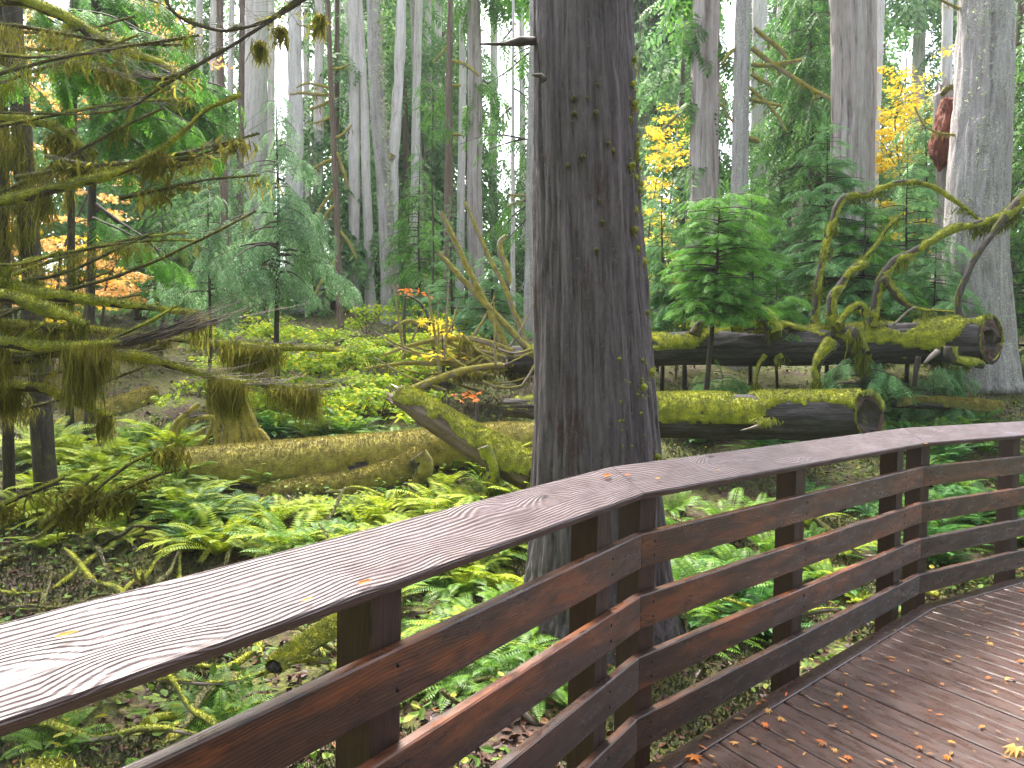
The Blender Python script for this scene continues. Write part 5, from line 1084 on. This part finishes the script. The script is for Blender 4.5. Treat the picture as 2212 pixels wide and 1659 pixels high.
# ground cover and litter
def litter():
    n = 52000; Y = r2.uniform(0, 1, n) ** 1.4 * 24 + 3.2; px = r2.uniform(-250, 2500, n)
    X = (px - 1106) / F * Y; q = np.stack([X * .9, Y * .9, X * 0], -1); m = fbm(q, 3)
    rail_side = np.array([min(9, 0)]);
    z = gz(X, Y); pos = np.stack([X, Y, z + .015], 1)
    inside = np.zeros(n, bool)
    for i in range(2, 6):
        d = dirv(angs[i]); nn = nrm(d); rel = np.stack([X, Y], 1) - pts[i]; t = rel @ d; inside |= (t > -.2) & (t < 3.6) & (rel @ nn < .2)
    ok = ~inside
    lit = MB(); a = ok & (r2.random(n) < .55); k = a.sum()
    scatter(lit, OVAL[0], OVAL[1], mats(pos[a], r2.normal(0, 1, (k, 3)) * [1, 1, .25], np.array([0, 0, 1.]) + r2.normal(0, .35, (k, 3)), r2.uniform(.03, .09, k)))
    tag(lit.build('leaf_litter', LITTER, smooth=False), kind='stuff')
    gc = MB(); a = ok & (m > .48) & (r2.random(n) < np.where(Y < 6.5, .35, .8)); k = a.sum(); pp_ = pos[a].copy(); pp_[:, 2] += r2.uniform(0, .16, k)
    scatter(gc, OVAL[0], OVAL[1], mats(pp_, r2.normal(0, 1, (k, 3)) * [1, 1, .3], np.array([0, 0, 1.]) + r2.normal(0, .5, (k, 3)), r2.uniform(.03, .085, k)))
    tag(gc.build('ground_cover', GCOV, smooth=False), kind='stuff')
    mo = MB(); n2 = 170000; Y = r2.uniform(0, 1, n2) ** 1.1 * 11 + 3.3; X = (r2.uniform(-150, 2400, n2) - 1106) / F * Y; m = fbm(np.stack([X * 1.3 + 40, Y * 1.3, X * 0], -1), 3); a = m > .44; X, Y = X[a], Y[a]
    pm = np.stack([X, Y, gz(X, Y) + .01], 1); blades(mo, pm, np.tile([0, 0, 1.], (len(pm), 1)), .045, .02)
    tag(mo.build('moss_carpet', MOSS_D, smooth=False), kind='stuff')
LITTER = leaf_mat('litter_leaves', (.03, .01, .006), (.075, .026, .014), (.2, .09, .035), trans=.05, rough=.5)
GCOV = leaf_mat('ground_leaves', (.06, .13, .02), (.14, .22, .03), (.4, .34, .04), trans=.35, nscale=1)
litter()
# sticks on the ground
for k in range(80):
    Y = rng.uniform(4.2, 9) if k < 46 else rng.uniform(4, 7.4); px = rng.uniform(-150, 520) if k >= 46 else rng.uniform(-50, 1100) if k < 34 else rng.uniform(1450, 2150); c = on_ground(px, Y); a = rng.uniform(0, 6.28); L = rng.uniform(.5, 1.6); u = np.array([math.cos(a), math.sin(a), 0])
    s = np.linspace(-.5, .5, 8); p = c + u * L * s[:, None]; p[:, 2] = gz(p[:, 0], p[:, 1]) + .04 + .05 * np.sin(s * 9 + k) + (s + .5) * rng.uniform(0, .3)
    root = empty('fallen_stick', c, 'mossy dead stick lying on the forest floor beyond the railing', 'stick', 'sticks on the forest floor')
    moss_limb(root, [0] * 8, Y, np.linspace(1, .4, 8) * rng.uniform(.010, .026) * F / Y, world=p, mat=TWIG_PALE if k % 3 else TWIG, moss=MOSS_G if k % 2 else MOSS_O, thr=-.05, fuzz=700, name='wood', flen=.02)
# ------------------------------------------------------------------ fallen leaves on the boardwalk and cap
def flat_leaf(name, loc, size, mat, label, group=None, tmpl=OVAL, rot=None, tilt=(0, 0), cat='leaf'):
    V = tmpl[0] * size * np.array([1, .8, 1]); V = V - V.mean(0); V[:, 2] += .006 - V[:, 2].min() * .3
    o = MB().add(V, tmpl[1]).build(name, mat, smooth=False); o.location = tuple(loc); o.rotation_euler = (tilt[0], tilt[1], rng.uniform(0, 6.28) if rot is None else rot); return tag(o, label, cat, group)
lm = {}
def on_deck(px, py):
    d = ray(px, py); t = (0.004 - EYE) / d[2]; p = np.array([0, 0, EYE]) + d * t; return p
cnt = 0
while cnt < 135:
    px = rng.uniform(1380, 2230); py = rng.uniform(1270, 1680); p = on_deck(px, py)
    ok = True
    for i in (2, 3, 4):
        d = dirv(angs[i]); rel = p[:2] - pts[i]; 
        if (rel @ nrm(d)) > -.03 and -1 < rel @ d < 4.2: ok = False
    if not ok: continue
    edge = min(abs((p[:2] - pts[i]) @ nrm(dirv(angs[i]))) for i in (3, 4) ); 
    if rng.random() > .45 + .6 * math.exp(-edge / .3): continue
    cnt += 1; flat_leaf('fallen_leaf', p, rng.uniform(.02, .055) * (1.4 if cnt % 3 == 0 else 1), [ORG, TAN, TAN, REDL][cnt % 4], 'small orange or tan leaf scrap stuck to the wet boardwalk', 'small leaf scraps on the boardwalk', tmpl=MAPLE if cnt % 3 == 0 else (OVAL[0] * [1, rng.uniform(.4, 1.1), 1], OVAL[1]))
flat_leaf('maple_leaf', on_deck(2190, 1625), .16, ORG, 'large orange maple leaf on the boardwalk at the lower right corner', tmpl=MAPLE)
flat_leaf('maple_leaf', on_deck(1500, 1640), .13, REDL, 'red brown maple leaf on the boardwalk edge at the bottom of the picture', tmpl=MAPLE)
def on_cap(px, py):
    o = np.array([0, 0, EYE]); d = ray(px, py); i = 2 if px < 1335 else (3 if px < 1950 else 4)
    a = np.append(offp(i, -.007), 1.136); n3 = np.append(nrm(dirv(angs[i])) * .158, .0967); t3 = np.append(dirv(angs[i]), 0); nn = np.cross(t3, n3); nn /= np.linalg.norm(nn)
    if nn[2] < 0: nn = -nn
    t = np.dot(a - o, nn) / np.dot(d, nn); return o + d * t + nn * .002, nn
for px, py, s, m, lb in [(143, 1376, .035, ORG, 'yellow orange leaf on the wet rail cap nearest the left edge'), (662, 1300, .03, ORG, 'thin orange leaf on the rail cap above the near post'), (785, 1262, .045, REDL, 'orange cedar scrap on the near edge of the rail cap'),
                         (1310, 1030, .07, REDL, 'red orange cedar sprig on the cap at the angled joint'), (1355, 1028, .04, REDL, 'small orange scrap just right of the cap joint'), (1420, 1036, .04, ORG, 'pale orange scrap on the cap right of the first joint'), (2000, 960, .05, ORG, 'tan leaf at the near edge of the cap by the second joint'), (1550, 1018, .03, ORG, 'tiny tan scrap on the cap between the two joints')]:
    p, nn = on_cap(px, py); o = flat_leaf('fallen_leaf', p, s, m, lb, rot=0); q = Vector(nn).to_track_quat('Z', 'Y'); o.rotation_mode = 'QUATERNION'; o.rotation_quaternion = q @ Vector((0, 0, 1)).rotation_difference(Vector((0, 0, 1))) ; o.scale = (1.2, .45, 1)

# ------------------------------------------------------------------ damp air between the trees
hm = bpy.data.materials.new('haze'); hm.use_nodes = True; n = hm.node_tree; n.nodes.remove(n.nodes['Principled BSDF'])
vol = n.nodes.new('ShaderNodeVolumePrincipled'); vol.inputs['Color'].default_value = (.93, .96, 1, 1); vol.inputs['Density'].default_value = .0007; vol.inputs['Anisotropy'].default_value = .2
n.links.new(vol.outputs[0], n.nodes['Material Output'].inputs['Volume'])
x0, x1, y0, y1, z0, z1 = -160, 160, -62, 240, -3, 46
hz = MB().add([(x0, y0, z0), (x1, y0, z0), (x1, y1, z0), (x0, y1, z0), (x0, y0, z1), (x1, y0, z1), (x1, y1, z1), (x0, y1, z1)], [(0, 3, 2, 1), (4, 5, 6, 7), (0, 1, 5, 4), (1, 2, 6, 5), (2, 3, 7, 6), (3, 0, 4, 7)]).build('haze', hm, smooth=False)
tag(hz, kind='stuff')

for o in bpy.data.objects:
    if o.name.startswith(('hanging_moss', 'twigs')): o['kind'] = 'stuff'
